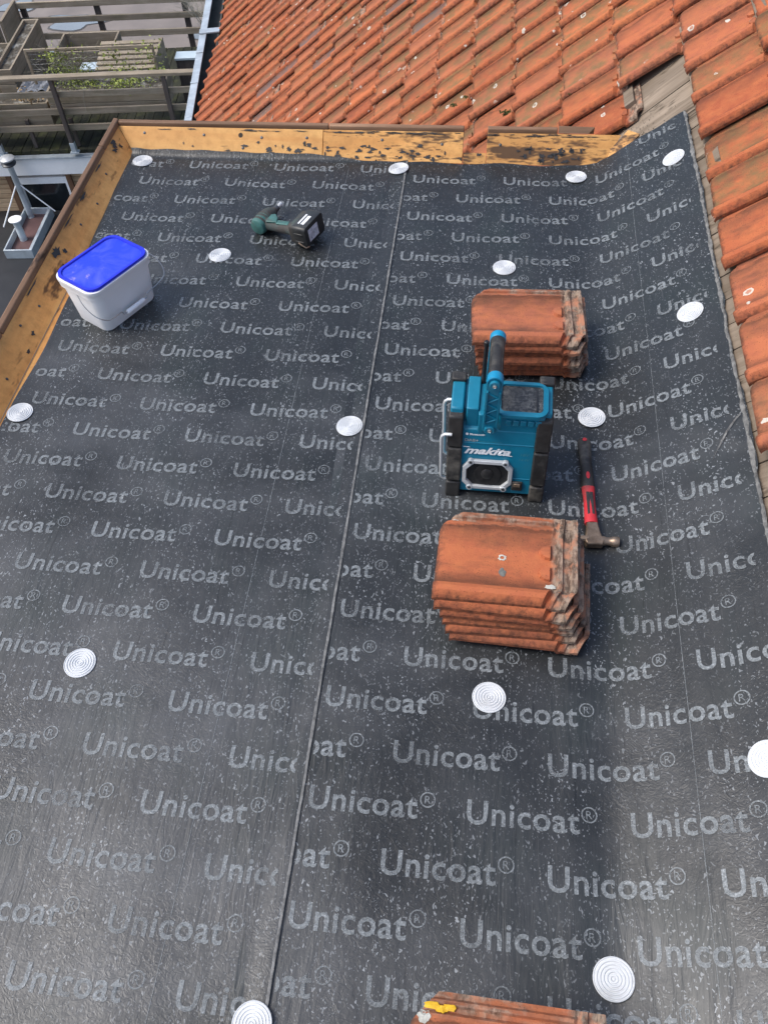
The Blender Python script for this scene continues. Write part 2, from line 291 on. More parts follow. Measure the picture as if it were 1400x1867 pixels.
M['moss'] = mat_plain('moss', (0.05, 0.06, 0.012), 0.95, 0, 0.4, 60, 0.6)
M['bitumen'] = mat_plain('bitumen_scrap', (0.018, 0.018, 0.019), 0.5, 0, 0.3, 40, 0.3)
M['rubble'] = mat_plain('mortar_crumbs', (0.20, 0.17, 0.13), 0.95, 0, 0.5, 90, 0.5)

def mat_lid():
    n = N('blue_lid_plastic'); o = n.coord()
    f = n.noise(o, 11, 6, 0.62, 0.8); g = n.noise(o, 30, 4, 0.7)
    c = n.mix(n.ramp(f, [(0.45, 0.0), (0.72, 0.55)]), (0.012, 0.045, 0.62), (0.14, 0.17, 0.70))
    c = n.mix(n.ramp(n.math('MULTIPLY', f, g), [(0.33, 0.0), (0.42, 0.6)]), c, (0.48, 0.36, 0.62))
    n.bump(f, 0.03, 0.003)
    return n.pb(c, n.math('ADD', n.math('MULTIPLY', f, 0.3), 0.35), 0, 0.4)
M['lid'] = mat_lid()
M['lid_rim'] = mat_plain('blue_rim_plastic', (0.012, 0.025, 0.58), 0.35, 0, 0.06, 20, 0)
def mat_screen():
    n = N('dusty_display'); o = n.coord()
    d = n.ramp(n.noise(o, 120, 5, 0.75), [(0.45, 0.0), (0.65, 1.0)])
    m = n.ramp(n.noise(o, 24, 3), [(0.4, 0.1), (0.65, 0.8)])
    return n.pb(n.mix(n.math('MULTIPLY', d, m), (0.035, 0.036, 0.036), (0.24, 0.24, 0.23)), n.math('ADD', n.math('MULTIPLY', d, 0.4), 0.2), 0, 0.5)
M['screen'] = mat_screen()

# ------------------------------------------------------------------ mesh helpers
class MB:
    def __init__(s): s.v = []; s.f = []
    def add(s, vs, fs):
        b = len(s.v); s.v += [tuple(x) for x in vs]; s.f += [tuple(i + b for i in f) for f in fs]; return s
    def box(s, x0, x1, y0, y1, z0, z1):
        return s.add([(x0, y0, z0), (x1, y0, z0), (x1, y1, z0), (x0, y1, z0), (x0, y0, z1), (x1, y0, z1), (x1, y1, z1), (x0, y1, z1)],
                     [(0, 3, 2, 1), (4, 5, 6, 7), (0, 1, 5, 4), (1, 2, 6, 5), (2, 3, 7, 6), (3, 0, 4, 7)])
    def prism(s, poly, a0, a1, axis):
        """poly: 2-D outline, extruded a0..a1 along axis; x:(y,z)  y:(x,z)  z:(x,y)"""
        def P(p, a): return {'x': (a, p[0], p[1]), 'y': (p[0], a, p[1]), 'z': (p[0], p[1], a)}[axis]
        k = len(poly); vs = [P(p, a0) for p in poly] + [P(p, a1) for p in poly]
        fs = [(i, (i + 1) % k, k + (i + 1) % k, k + i) for i in range(k)] + [tuple(range(k))[::-1], tuple(range(k, 2 * k))]
        return s.add(vs, fs)
    def tube(s, pts, r, seg=8, cap=True):
        pts = [Vector(p) for p in pts]; rr = r if isinstance(r, (list, tuple)) else [r] * len(pts)
        prev = None; vs = []
        for i, p in enumerate(pts):
            d = (pts[min(i + 1, len(pts) - 1)] - pts[max(i - 1, 0)]).normalized()
            if prev is None:
                a = Vector((0, 0, 1)) if abs(d.z) < 0.9 else Vector((1, 0, 0)); u = d.cross(a).normalized()
            else:
                u = (prev - d * prev.dot(d)).normalized()
            prev = u; v = d.cross(u)
            for k in range(seg):
                t = 2 * math.pi * k / seg; vs.append(p + (u * math.cos(t) + v * math.sin(t)) * rr[i])
        fs = []
        for i in range(len(pts) - 1):
            for k in range(seg):
                fs.append((i * seg + k, i * seg + (k + 1) % seg, (i + 1) * seg + (k + 1) % seg, (i + 1) * seg + k))
        if cap: fs += [tuple(range(seg))[::-1], tuple(range((len(pts) - 1) * seg, len(pts) * seg))]
        return s.add(vs, fs)
    def lathe(s, prof, seg=24, M4=None):
        vs = []; M4 = M4 or Matrix()
        for r, z in prof:
            for k in range(seg):
                t = 2 * math.pi * k / seg; vs.append(M4 @ Vector((r * math.cos(t), r * math.sin(t), z)))
        fs = []
        for i in range(len(prof) - 1):
            for k in range(seg):
                fs.append((i * seg + k, i * seg + (k + 1) % seg, (i + 1) * seg + (k + 1) % seg, (i + 1) * seg + k))
        fs += [tuple(range(seg))[::-1], tuple(range((len(prof) - 1) * seg, len(prof) * seg))]
        return s.add(vs, fs)
    def mesh(s, name, mat, smooth=False):
        me = bpy.data.meshes.new(name); me.from_pydata(s.v, [], s.f); me.materials.append(mat); me.validate()
        bm = bmesh.new(); bm.from_mesh(me); bmesh.ops.recalc_face_normals(bm, faces=bm.faces); bm.to_mesh(me); bm.free()
        if smooth:
            me.polygons.foreach_set('use_smooth', [True] * len(me.polygons))
            try: me.set_sharp_from_angle(angle=R(38))
            except Exception: pass
        me.update(); return me
    def build(s, name, mat, parent=None, smooth=False, bevel=0.0, seg=2):
        o = bpy.data.objects.new(name, s.mesh(name, mat, smooth or bevel > 0)); col.objects.link(o); o.parent = parent
        if bevel:
            m = o.modifiers.new('bevel', 'BEVEL'); m.width = bevel; m.segments = seg; m.limit_method = 'ANGLE'; m.angle_limit = R(35)
        return o
def tag(o, label=None, cat=None, group=None, kind=None):
    if label: o['label'] = label
    if cat: o['category'] = cat
    if group: o['group'] = group
    if kind: o['kind'] = kind
    return o
def empty(name, loc=(0, 0, 0), rz=0.0):
    o = bpy.data.objects.new(name, None); o.empty_display_size = 0.05; col.objects.link(o); o.location = loc; o.rotation_euler = (0, 0, rz); return o
def link(name, me, parent=None):
    o = bpy.data.objects.new(name, me); col.objects.link(o); o.parent = parent; return o
def rrect(x0, x1, y0, y1, r, n=5):
    pts = []
    for cx, cy, a0 in ((x1 - r, y1 - r, 0), (x0 + r, y1 - r, 90), (x0 + r, y0 + r, 180), (x1 - r, y0 + r, 270)):
        for k in range(n + 1):
            t = R(a0 + 90 * k / n); pts.append((cx + r * math.cos(t), cy + r * math.sin(t)))
    return pts
def text_mesh(body, size=1.0, offset=0.0, shear=0.0, spacing=1.0, res=3):
    cu = bpy.data.curves.new('t', 'FONT'); cu.body = body; cu.size = size; cu.offset = offset; cu.shear = shear; cu.space_character = spacing; cu.resolution_u = res
    ob = bpy.data.objects.new('t', cu); col.objects.link(ob)
    dg = bpy.context.evaluated_depsgraph_get(); me = bpy.data.meshes.new_from_object(ob.evaluated_get(dg))
    bpy.data.objects.remove(ob); bpy.data.curves.remove(cu); return me

# ------------------------------------------------------------------ ground far below and the flat roof body
tag(MB().box(-60, 60, -40, 80, -8.2, -8.0).build('ground', M['ground']), kind='structure')
flat = MB(); flat.box(-1.035, 0.66, -4.0, 0.072, -0.06, -0.004)
tag(flat.build('flat_roof', M['ply']), kind='structure')
tag(MB().box(-1.11, 0.9, -4.0, 0.155, -3.2, -0.064).build('dormer_wall', M['wall']), 'dark rendered dormer wall carrying the flat roof', 'wall')

# ------------------------------------------------------------------ roofing felt
TH = R(42.6); G = 0.251; W = 0.220; Y0 = 0.507
NU = 401
U_T = np.linspace(-0.1, 1.06, NU)
ANG = np.clip((U_T - 0.585) / 0.14, 0, 1); ANG = ANG * ANG * (3 - 2 * ANG) * R(31.5)
XT = np.concatenate([[0], np.cumsum(np.cos((ANG[1:] + ANG[:-1]) / 2) * np.diff(U_T))]) - 0.1
ZT = np.concatenate([[0], np.cumsum(np.sin((ANG[1:] + ANG[:-1]) / 2) * np.diff(U_T))])
CLIMB_A = R(44.5)
def felt_pt(u, y, right):
    """sheet coordinates -> world; y > YF climbs the far cant board"""
    u = np.asarray(u, float); y = np.asarray(y, float)
    YF = 0.048
    t = np.clip((y - YF) / 0.03, 0, 1); a = t * t * CLIMB_A * 0.5
    yy = np.minimum(y, YF) + np.where(y > YF, (np.clip(y, YF, YF + 0.03) - YF) * np.cos(a * 0.7) + np.clip(y - YF - 0.03, 0, 1) * math.cos(CLIMB_A), 0)
    zz = np.where(y > YF, (np.clip(y, YF, YF + 0.03) - YF) * np.sin(a * 0.7) + np.clip(y - YF - 0.03, 0, 1) * math.sin(CLIMB_A), 0)
    if right:
        x = np.interp(u, U_T, XT); z = np.interp(u, U_T, ZT)
        m = np.clip((u - 0.50) / 0.1, 0, 1)
        near = np.clip((-1.0 - y) / 0.9, 0.25, 1.0)
        und = 0.0040 * np.sin(u * 27 + 0.9 * np.sin(y * 1.3) + 0.4) * near + 0.0012 * np.sin(u * 61 + y * 2.1) * near
        und += 0.004 * np.sin(y * 5.1 + u * 9) * np.clip((u - 0.62) / 0.15, 0, 1) * 0.7
        und += near * (0.0070 * np.exp(-((u - 0.660) / 0.034) ** 2) - 0.0050 * np.exp(-((u - 0.750) / 0.042) ** 2)) / np.maximum(m, 0.3)
        z = z + und * m + 0.0010 * np.sin(u * 23 + y * 3.1) * (1 - m)
        # folds close to the right edge
        z = z + 0.006 * np.exp(-((y + 1.33 + (u - 0.93) * 0.9) / 0.018) ** 2) * np.clip((u - 0.86) / 0.06, 0, 1)
        return np.stack([x, yy, z + zz * np.clip(1 - (u - 0.6) / 0.12, 0, 1) + 0.0035], -1)
    z = 0.0014 * np.sin(u * 17 + y * 2.3) + 0.0012 * np.sin(y * 4.7 + u * 5)
    lip = np.clip((u + 0.05) / 0.045, 0, 1); lip = lip * lip * (3 - 2 * lip)
    z = z * np.clip(-u / 0.1, 0, 1) + lip * (0.0036 + 0.0008 * np.sin(y * 9.0) + 0.0004 * np.sin(y * 31))
    left = np.clip((-0.96 - u) / 0.06, 0, 1)
    z = z + left * left * 0.004
    return np.stack([u, yy, z + zz + 0.0036], -1)
def far_end(u):
    u = np.asarray(u, float)
    e = 0.071 + 0.022 / (1 + np.exp((u + 0.28) * 14)) + 0.0025 * np.sin(u * 13) + 0.0015 * np.sin(u * 47)
    return e
def far_end_r(u):
    u = np.asarray(u, float)
    return np.where(u < 0.68, 0.068 + 0.003 * np.sin(u * 23), 0.068 + (u - 0.68) * 0.27 + 0.004 * np.sin(u * 40))
def left_shift(y): return 0.030 * math.exp(-((y + 0.85) / 0.45) ** 2) + 0.015 / (1 + math.exp(min(60, (y + 1.0) * 6))) + 0.002 * math.sin(y * 17)
def felt_sheet(name, us, right, mat):
    ys = np.concatenate([np.linspace(-4.0, -0.02, 150), np.linspace(0.0, 1.0, 14)])
    vs = []
    jit = random.Random(3)
    for iy, y in enumerate(ys):
        fe = (far_end_r if right else far_end)(us)
        yv = np.full(len(us), y) if y < 0 else y * fe
        uu = np.array(us)
        if not right:
            sh = left_shift(y)
            uu = np.where(uu < -0.9, uu + sh * (-0.9 - uu) / 0.145, uu)
        if right: uu[-1] += 0.004 * math.sin(y * 13) + jit.uniform(-0.004, 0.004); uu[-2] = min(uu[-2], uu[-1] - 0.004)
        vs.append(felt_pt(uu, yv, right))
    v = np.array(vs); ny, nx = v.shape[:2]; v = v.reshape(-1, 3)
    b = v.copy(); b[:, 2] -= 0.003
    allv = np.concatenate([v, b]); o = nx * ny; fs = []
    for j in range(ny - 1):
        for i in range(nx - 1):
            a = j * nx + i; fs.append((a, a + 1, a + nx + 1, a + nx)); fs.append((o + a, o + a + nx, o + a + nx + 1, o + a + 1))
    for j in range(ny - 1):
        a = j * nx; fs.append((a, a + nx, o + a + nx, o + a)); a = j * nx + nx - 1; fs.append((a, o + a, o + a + nx, a + nx))
    for i in range(nx - 1):
        a = i; fs.append((a, o + a, o + a + 1, a + 1)); a = (ny - 1) * nx + i; fs.append((a, a + 1, o + a + 1, o + a))
    me = bpy.data.meshes.new(name); me.from_pydata(allv.tolist(), [], fs); me.materials.append(mat); me.update()
    me.polygons.foreach_set('use_smooth', [True] * len(me.polygons)); me.set_sharp_from_angle(angle=R(50))
    return link(name, me)
usL = np.concatenate([np.linspace(-1.045, -0.97, 8), np.linspace(-0.95, -0.08, 42), np.linspace(-0.07, 0.0, 10)])
usR = np.concatenate([np.linspace(-0.07, 0.5, 30), np.linspace(0.51, 1.0, 62)])
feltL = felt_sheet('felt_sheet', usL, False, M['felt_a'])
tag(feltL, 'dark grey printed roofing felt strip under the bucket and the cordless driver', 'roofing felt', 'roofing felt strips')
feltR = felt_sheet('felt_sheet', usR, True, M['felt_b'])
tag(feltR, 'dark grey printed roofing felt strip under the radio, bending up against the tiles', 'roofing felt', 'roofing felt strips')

# frayed pale selvage along the seam and along the right edge
def ribbon(name, ulist_fn, wfn, right, y0, y1, n, parent, lift):
    ys = np.linspace(y0, y1, n); a = ulist_fn(ys); wd = wfn(ys)
    p = felt_pt(a - wd / 2, ys, right); q = felt_pt(a + wd / 2, ys, right); m_ = felt_pt(a, ys, right)
    p[:, 2] += lift * 0.3; q[:, 2] += lift * 0.3; m_[:, 2] += lift
    mb = MB(); vs = []
    for i in range(n): vs += [p[i], m_[i], q[i]]
    fs = []
    for i in range(n - 1):
        b = i * 3; fs += [(b, b + 1, b + 4, b + 3), (b + 1, b + 2, b + 5, b + 4)]
    mb.add(vs, fs); return mb.build(name, M['felt_edge'], parent, True)
rg = np.random.default_rng(4)
def smooth_noise(n, k, amp):
    x = rg.uniform(-1, 1, n); ker = np.ones(k) / k
    return np.convolve(np.pad(x, k, mode='edge'), ker, 'same')[k:-k] * amp * math.sqrt(k)
nn = 520
ribbon('selvage', lambda ys: -0.0030 + smooth_noise(len(ys), 9, 0.0006), lambda ys: 0.0045 + np.abs(smooth_noise(len(ys), 13, 0.0022)), False, -4.0, 0.066, nn, feltL, 0.0008)
ribbon('selvage', lambda ys: 0.9945 + smooth_noise(len(ys), 5, 0.0018), lambda ys: 0.006 + np.abs(smooth_noise(len(ys), 7, 0.006)), True, -4.0, 0.15, nn, feltR, 0.003)
# peeled tail of film on the right edge
mb = MB(); pts = felt_pt(np.linspace(0.985, 0.905, 9), -1.30 - np.linspace(0, 1, 9) ** 1.3 * 0.115, True)
vs = []
for i, p in enumerate(pts):
    wv = 0.009 * (1 - abs(i - 4) / 6) + 0.001; vs += [(p[0], p[1] - wv / 2, p[2] + 0.004), (p[0], p[1] + wv / 2, p[2] + 0.007)]
mb.add(vs, [(2 * i, 2 * i + 2, 2 * i + 3, 2 * i + 1) for i in range(8)]).build('film_tail', M['felt_edge'], feltR, True)

# ---- printed words
def word_bm():
    bm = bmesh.new()
    me = text_mesh('Unicoat', 1.0, 0.017, 0.0, 1.06)
    bm.from_mesh(me); bpy.data.meshes.remove(me)
    x1 = max(v.co.x for v in bm.verts); x0 = min(v.co.x for v in bm.verts)
    h1 = max(v.co.y for v in bm.verts)
    s = 0.2215 / (x1 - x0); sy = s * 1.02
    for v in bm.verts: v.co = ((v.co.x - x0) * s, v.co.y * sy, 0)
    capH = h1 * sy
    b2 = bmesh.new(); me = text_mesh('R', 1.0, 0.0); b2.from_mesh(me); bpy.data.meshes.remove(me)
    xs = [v.co.x for v in b2.verts]; ysv = [v.co.y for v in b2.verts]; cx = (min(xs) + max(xs)) / 2; cy = (min(ysv) + max(ysv)) / 2
    k = 0.0155 / (max(ysv) - min(ysv)); RX, RY = 0.2405, capH * 0.82
    for v in b2.verts: v.co = (RX + (v.co.x - cx) * k, RY + (v.co.y - cy) * k, 0)
    ring = []
    for i in range(24):
        t = 2 * math.pi * i / 24; ring.append((b2.verts.new((RX + 0.0160 * math.cos(t), RY + 0.0160 * math.sin(t), 0)), b2.verts.new((RX + 0.0132 * math.cos(t), RY + 0.0132 * math.sin(t), 0))))
    for i in range(24):
        a, b = ring[i], ring[(i + 1) % 24]; b2.faces.new((a[0], b[0], b[1], a[1]))
    me = bpy.data.meshes.new('x'); b2.to_mesh(me); b2.free(); bm.from_mesh(me); bpy.data.meshes.remove(me)
    for i in range(1, 26):
        g = bm.verts[:] + bm.edges[:] + bm.faces[:]
        bmesh.ops.bisect_plane(bm, geom=g, plane_co=(i * 0.0098, 0, 0), plane_no=(1, 0, 0))
    bmesh.ops.triangulate(bm, faces=bm.faces[:])
    return bm
WORD = word_bm()
def place_word(u0, y0, right, lo, hi, parent, yclip):
    bm = WORD.copy()
    if u0 < lo or u0 + 0.256 > hi:
        for co, no in ((lo - u0, (-1, 0, 0)), (hi - u0, (1, 0, 0))):
            bmesh.ops.bisect_plane(bm, geom=bm.verts[:] + bm.edges[:] + bm.faces[:], plane_co=(co, 0, 0), plane_no=no, clear_outer=True)
    if len(bm.faces) < 4: bm.free(); return
    c = np.array([v.co[:] for v in bm.verts]); p = felt_pt(c[:, 0] + u0, c[:, 1] + y0, right); p[:, 2] += 0.0011
    nrm = 0
    for v, q in zip(bm.verts, p): v.co = q
    if right and u0 > 0.45:
        for v in bm.verts: v.co.x -= 0.0006
    me = bpy.data.meshes.new('printed_word'); bm.to_mesh(me); bm.free(); me.materials.append(M['print']); link('printed_word', me, parent)
PP = 0.32; RS = 0.11075
for r in range(0, 29):
    for c in (range(0, 4) if r % 2 == 0 else [0.5, 1.5, 2.5, -0.5]):
        u = (c - 3.525) * PP; 
        place_word(u, -r * RS - 0.002, False, -1.036 + left_shift(-r * RS + 0.02), -0.024, feltL, 0)
for k in range(-1, 28):
    ph = 0.09 - 0.0026 * k
    for c in ([-1, 0, 1, 2, 3] if k % 2 == 0 else [-0.5, 0.5, 1.5, 2.5]):
        if k == -1 and c < 2.2: continue
        place_word((c + ph) * PP, -(k + 0.55 + 0.004 * k) * RS, True, 0.006, 0.962, feltR, 0)
def strip(u, right, y0, y1, wd, parent):
    ys = np.linspace(y0, y1, 220); p = felt_pt(np.full(220, u - wd / 2), ys, right); q = felt_pt(np.full(220, u + wd / 2), ys, right); p[:, 2] += 0.0012; q[:, 2] += 0.0012
    mb = MB(); vs = []
    for i in range(220): vs += [p[i], q[i]]
    mb.add(vs, [(2 * i, 2 * i + 1, 2 * i + 3, 2 * i + 2) for i in range(219)]); mb.build('guide_line', M['print'], parent)
strip(-0.212, False, -4.0, 0.02, 0.0012, feltL); strip(0.785, True, -4.0, 0.1, 0.0010, feltR)

# ------------------------------------------------------------------ cant-board kerb
kerb = empty('roof_kerb', (0, 0, 0)); tag(kerb, 'orange plywood kerb with brown lip along the felt, left and far side', 'roof edge')
def cant(poly_pts, name, mat):   # poly given as 4 corner points of the face; thickness downward/outward
    pass
T_ = 0.014
# left board: face from (X=-1.050,z=.004) to (X=-1.122,z=.098)
MB().add([(x, -4.0, z) for x, z in ((-1.034, 0.000), (-1.101, 0.077), (-1.115, 0.070), (-1.050, -0.008))] + [(-1.0345, 0.0745, 0.000), (-1.1045, 0.1525, 0.077), (-1.118, 0.1525, 0.070), (-1.0505, 0.0745, -0.008)],
         [(0, 1, 5, 4), (1, 2, 6, 5), (2, 3, 7, 6), (3, 0, 4, 7), (3, 2, 1, 0), (4, 5, 6, 7)]).build('cant_board', M['ply'], kerb)
# far boards
fp = [(0.075, 0.000), (0.153, 0.077), (0.165, 0.068), (0.091, -0.008)]
def far_board(x0, x1, mat, jag0=0.0, jag1=0.0):
    mb = MB(); vs = [(x0 - (0.07 if x0 < -1 else 0) * (i in (1, 2)) + (jag0 if i in (1, 2) else 0), p[0], p[1]) for i, p in enumerate(fp)] + [(x1 + (jag1 if i in (1, 2) else 0), p[0], p[1]) for i, p in enumerate(fp)]
    mb.add(vs, [(i, (i + 1) % 4, 4 + (i + 1) % 4, 4 + i) for i in range(4)] + [(3, 2, 1, 0), (4, 5, 6, 7)])
    return mb.build('cant_board', mat, kerb, bevel=0.0015)
far_board(-1.034, -0.32, M['ply_x']); far_board(-0.318, 0.196, M['ply_burnt']); far_board(0.282, 0.70, M['ply_burnt'], 0.0, 0.055)
# lips
MB().prism([(-1.1005, 0.077), (-1.104, 0.094), (-1.120, 0.098), (-1.122, 0.050), (-1.114, 0.050)], -4.0, -1.02, 'y').build('lip', M['lip'], kerb, bevel=0.003)
MB().prism([(-1.1005, 0.077), (-1.104, 0.094), (-1.120, 0.098), (-1.122, 0.050), (-1.114, 0.050)], -1.017, -0.02, 'y').build('lip', M['lip'], kerb, bevel=0.003)
MB().prism([(-1.1005, 0.077), (-1.104, 0.0945), (-1.120, 0.0985), (-1.122, 0.050), (-1.114, 0.050)], -0.017, 0.172, 'y').build('lip', M['lip'], kerb, bevel=0.003)
lp = [(0.1525, 0.077), (0.155, 0.091), (0.170, 0.094), (0.170, 0.050), (0.163, 0.050)]
MB().prism(lp, -1.1, -0.30, 'x').build('lip', M['lip_x'], kerb, bevel=0.003)
MB().prism(lp, -0.297, 0.197, 'x').build('lip', M['lip_x'], kerb, bevel=0.003)
MB().prism(lp, 0.282, 0.530, 'x').build('lip', M['lip_x'], kerb, bevel=0.003)
MB().add([(0.534, 0.153, 0.079), (0.534, 0.170, 0.098), (0.66, 0.170, 0.095), (0.64, 0.153, 0.079), (0.534, 0.170, 0.07), (0.66, 0.170, 0.07)], [(0, 1, 2, 3), (1, 4, 5, 2), (0, 3, 5, 4), (0, 4, 1), (3, 2, 5)]).build('lip', M['lip_x'], kerb)
# lower backing strip that shows in the gap, broken corner board at the roof
MB().prism([(0.076, 0.0), (0.096, 0.022), (0.112, 0.022), (0.112, -0.02), (0.076, -0.02)], 0.199, 0.280, 'x').build('backing_strip', M['ply_burnt'], kerb)
MB().add([(0.705, 0.073, 0.012), (0.765, 0.092, 0.058), (0.815, 0.125, 0.098), (0.775, 0.15, 0.098), (0.72, 0.115, 0.045), (0.705, 0.083, -0.01), (0.765, 0.102, 0.038), (0.815, 0.135, 0.082), (0.775, 0.16, 0.08), (0.72, 0.125, 0.028)],
         [(0, 1, 2, 3, 4), (5, 9, 8, 7, 6), (0, 5, 6, 1), (1, 6, 7, 2), (2, 7, 8, 3), (3, 8, 9, 4), (4, 9, 5, 0)]).build('broken_board', M['ply_burnt'], kerb)
# nail and screw heads left in the boards
def on_far(x, t): return (x, 0.075 + 0.078 * t, 0.077 * t)
for x, t in ((-1.0, 0.78), (-0.77, 0.75), (-0.55, 0.7), (-0.38, 0.72), (-0.1, 0.7), (0.33, 0.62), (0.12, 0.6), (-0.62, 0.35)):
    p = Vector(on_far(x, t)); q = Vector((0, -0.7, 0.71)).to_track_quat('Z', 'Y').to_matrix().to_4x4()
    MB().lathe([(0.0052, -0.001), (0.0052, 0.001), (0.003, 0.0018), (0.0005, 0.002)], 10, Matrix.Translation(p) @ q).build('nail_head', M['sooty'], kerb, True)
for y, t in ((-0.12, 0.6), (-0.42, 0.55), (-0.84, 0.5), (-0.95, 0.7), (-0.28, 0.4), (-1.15, 0.35)):
    p = Vector((-1.034 - 0.067 * t, y, 0.077 * t)); q = Vector((0.75, 0, 0.66)).to_track_quat('Z', 'Y').to_matrix().to_4x4()
    MB().lathe([(0.0042, -0.001), (0.0042, 0.0008), (0.002, 0.0014), (0.0005, 0.0014)], 10, Matrix.Translation(p) @ q).build('nail_head', M['sooty'], kerb, True)
def scrap(cx, cy, rad, plane, parent, seed):
    rr = random.Random(seed); k = 14; vs = []
    for i in range(k):
        t = 2 * math.pi * i / k; r_ = rad * rr.uniform(0.45, 1.1); vs.append((cx + r_ * math.cos(t), cy + r_ * math.sin(t) * 0.8))
    if plane == 'left': P = [(-1.034 - 0.067 * b + 0.0014, a, 0.077 * b + 0.0014) for a, b in vs]
    else: P = [(a, 0.075 + 0.078 * b - 0.0014, 0.077 * b + 0.0014) for a, b in vs]
    mb = MB(); mb.add(P, [tuple(range(k))]); return mb.build('bitumen_scrap', M['bitumen'], parent)
rr = random.Random(15)
for (y, t, r0, r1) in ((-0.60, 0.80, 0.028, 0.16), (-0.575, 0.60, 0.012, 0.09), (-0.95, 0.30, 0.010, 0.08), (-1.02, 0.18, 0.012, 0.06), (-0.30, 0.9, 0.03, 0.05), (-0.12, 0.92, 0.04, 0.04), (-0.45, 0.93, 0.05, 0.03), (-0.80, 0.93, 0.06, 0.03)):
    k = 16; P = []
    for i in range(k):
        a = 2 * math.pi * i / k; f_ = rr.uniform(0.45, 1.1); t_ = min(0.97, t + r1 * f_ * math.sin(a)); P.append((-1.034 - 0.067 * t_ + 0.0014, y + r0 * f_ * math.cos(a), 0.077 * t_ + 0.0014))
    MB().add(P, [tuple(range(k))]).build('bitumen_scrap', M['bitumen'], kerb)
def scrapf(x, t, rx, rt, seed):
    rr = random.Random(seed); k = 16; P = []
    for i in range(k):
        a = 2 * math.pi * i / k; f_ = rr.uniform(0.35, 1.15); x_, t_ = x + rx * f_ * math.cos(a), t + rt * f_ * math.sin(a)
        P.append((x_, 0.075 + 0.078 * t_ - 0.0014, 0.077 * t_ + 0.0014))
    MB().add(P, [tuple(range(k))]).build('bitumen_scrap', M['bitumen'], kerb)
for i in range(90): scrapf(random.choice([random.gauss(-0.48, 0.14), random.gauss(-0.05, 0.16), random.gauss(0.5, 0.09)]), random.uniform(0.10, 0.55), random.uniform(0.003, 0.018), random.uniform(0.02, 0.10), 20 + i)
for i in range(46): scrapf(random.choice([random.uniform(-1.05, 0.18), random.uniform(-0.2, 0.18), random.uniform(0.3, 0.66)]), random.uniform(0.90, 0.965), random.uniform(0.008, 0.045), random.uniform(0.012, 0.03), 180 + i)
rr = random.Random(5)
for (y, t, r0) in ((0.045, 0.85, 0.022), (0.02, 0.7, 0.016), (0.062, 0.62, 0.010)):
    k = 14; P = []
    for i in range(k):
        a = 2 * math.pi * i / k; f_ = rr.uniform(0.3, 1.15); y_ = y + r0 * f_ * math.cos(a); t_ = t + r0 * 9 * f_ * math.sin(a) * 0.9
        t_ = min(t_, 0.96); P.append((-1.034 - 0.067 * t_ + 0.0014, y_, 0.077 * t_ + 0.0014))
    MB().add(P, [tuple(range(k))]).build('bitumen_scrap', M['bitumen'], kerb)

# ------------------------------------------------------------------ tiled main roof
def prof(y):
    pts = [(0.0, 0.0205), (0.004, 0.0285), (0.012, 0.037), (0.022, 0.040), (0.033, 0.035), (0.042, 0.018), (0.050, 0.009), (0.09, 0.0035), (0.13, 0.0020), (0.17, 0.004), (0.198, 0.011), (0.204, 0.0165), (0.211, 0.0165), (0.216, 0.008), (0.223, 0.008), (0.226, 0.0135), (0.232, 0.0135), (0.236, 0.0065), (0.245, 0.0065)]
    return float(np.interp(y, [p[0] for p in pts], [p[1] for p in pts]))
def tile_mesh(name, mat, xs, ys):
    L = 0.31; vt = []; vb = []
    def P(x, y, z):
        if y > 0.195: x = x + (y - 0.195) * 0.85 * (1 - x / L)
        if y < 0.05: x = x * (1 - 0.085 * (1 - y / 0.05))
        return (x, y, z)
    for x in xs:
        for y in ys:
            h = prof(y)
            nose = max(0.0, 1 - x / 0.012); h -= 0.006 * nose * nose
            if x > 0.254:
                e = min(1.0, (x - 0.254) / 0.006); base = 0.007 + 0.55 * max(0, h - 0.009); rib = 0.0075 if (0.266 < x < 0.279 or x > 0.298) else 0.0
                if y > 0.238 or y < 0.010: rib *= 0.4
                h = h * (1 - e) + (base - 0.002 + rib) * e
            vt.append(P(x, y, h)); vb.append(P(x, y, h - (0.0115 if y > 0.05 else 0.0092)))
    nx, ny = len(xs), len(ys); o = nx * ny; fs = []
    for i in range(nx - 1):
        for j in range(ny - 1):
            a = i * ny + j; fs.append((a, a + ny, a + ny + 1, a + 1)); fs.append((o + a, o + a + 1, o + a + ny + 1, o + a + ny))
    for i in range(nx - 1):
        a = i * ny; fs.append((a, o + a, o + a + ny, a + ny)); a = i * ny + ny - 1; fs.append((a, a + ny, o + a + ny, o + a))
    for j in range(ny - 1):
        a = j; fs.append((a, a + 1, o + a + 1, o + a)); a = (nx - 1) * ny + j; fs.append((a, o + a, o + a + 1, a + 1))
    mb = MB(); mb.add(vt + vb, fs)
    for cy in (0.092, 0.150):      # the two half-moon nibs near the head
        vs = [(0.250, cy, prof(cy) + 0.0115)]
        for k in range(7):
            t = R(90 + 180 * k / 6); vs.append((0.250 + 0.022 * math.cos(t), cy + 0.018 * math.sin(t), prof(cy) + 0.0085))
        for k in range(7):
            t = R(90 + 180 * k / 6); vs.append((0.250 + 0.025 * math.cos(t), cy + 0.020 * math.sin(t), prof(cy) - 0.001))
        mb.add(vs, [(0, k, k + 1) for k in range(1, 7)] + [(k, k + 7, k + 8, k + 1) for k in range(1, 7)] + [(0, 7, 14, 8, 1)])
    me = mb.mesh(name, mat, True); me.set_sharp_from_angle(angle=R(26)); return me
ROOF_TILE = tile_mesh('roof_tile', M['tile'], [0.0, 0.004, 0.012, 0.06, 0.16, 0.252, 0.262, 0.31], [0, 0.004, 0.012, 0.022, 0.034, 0.046, 0.056, 0.10, 0.16, 0.198, 0.205, 0.212, 0.218, 0.226, 0.232, 0.245])
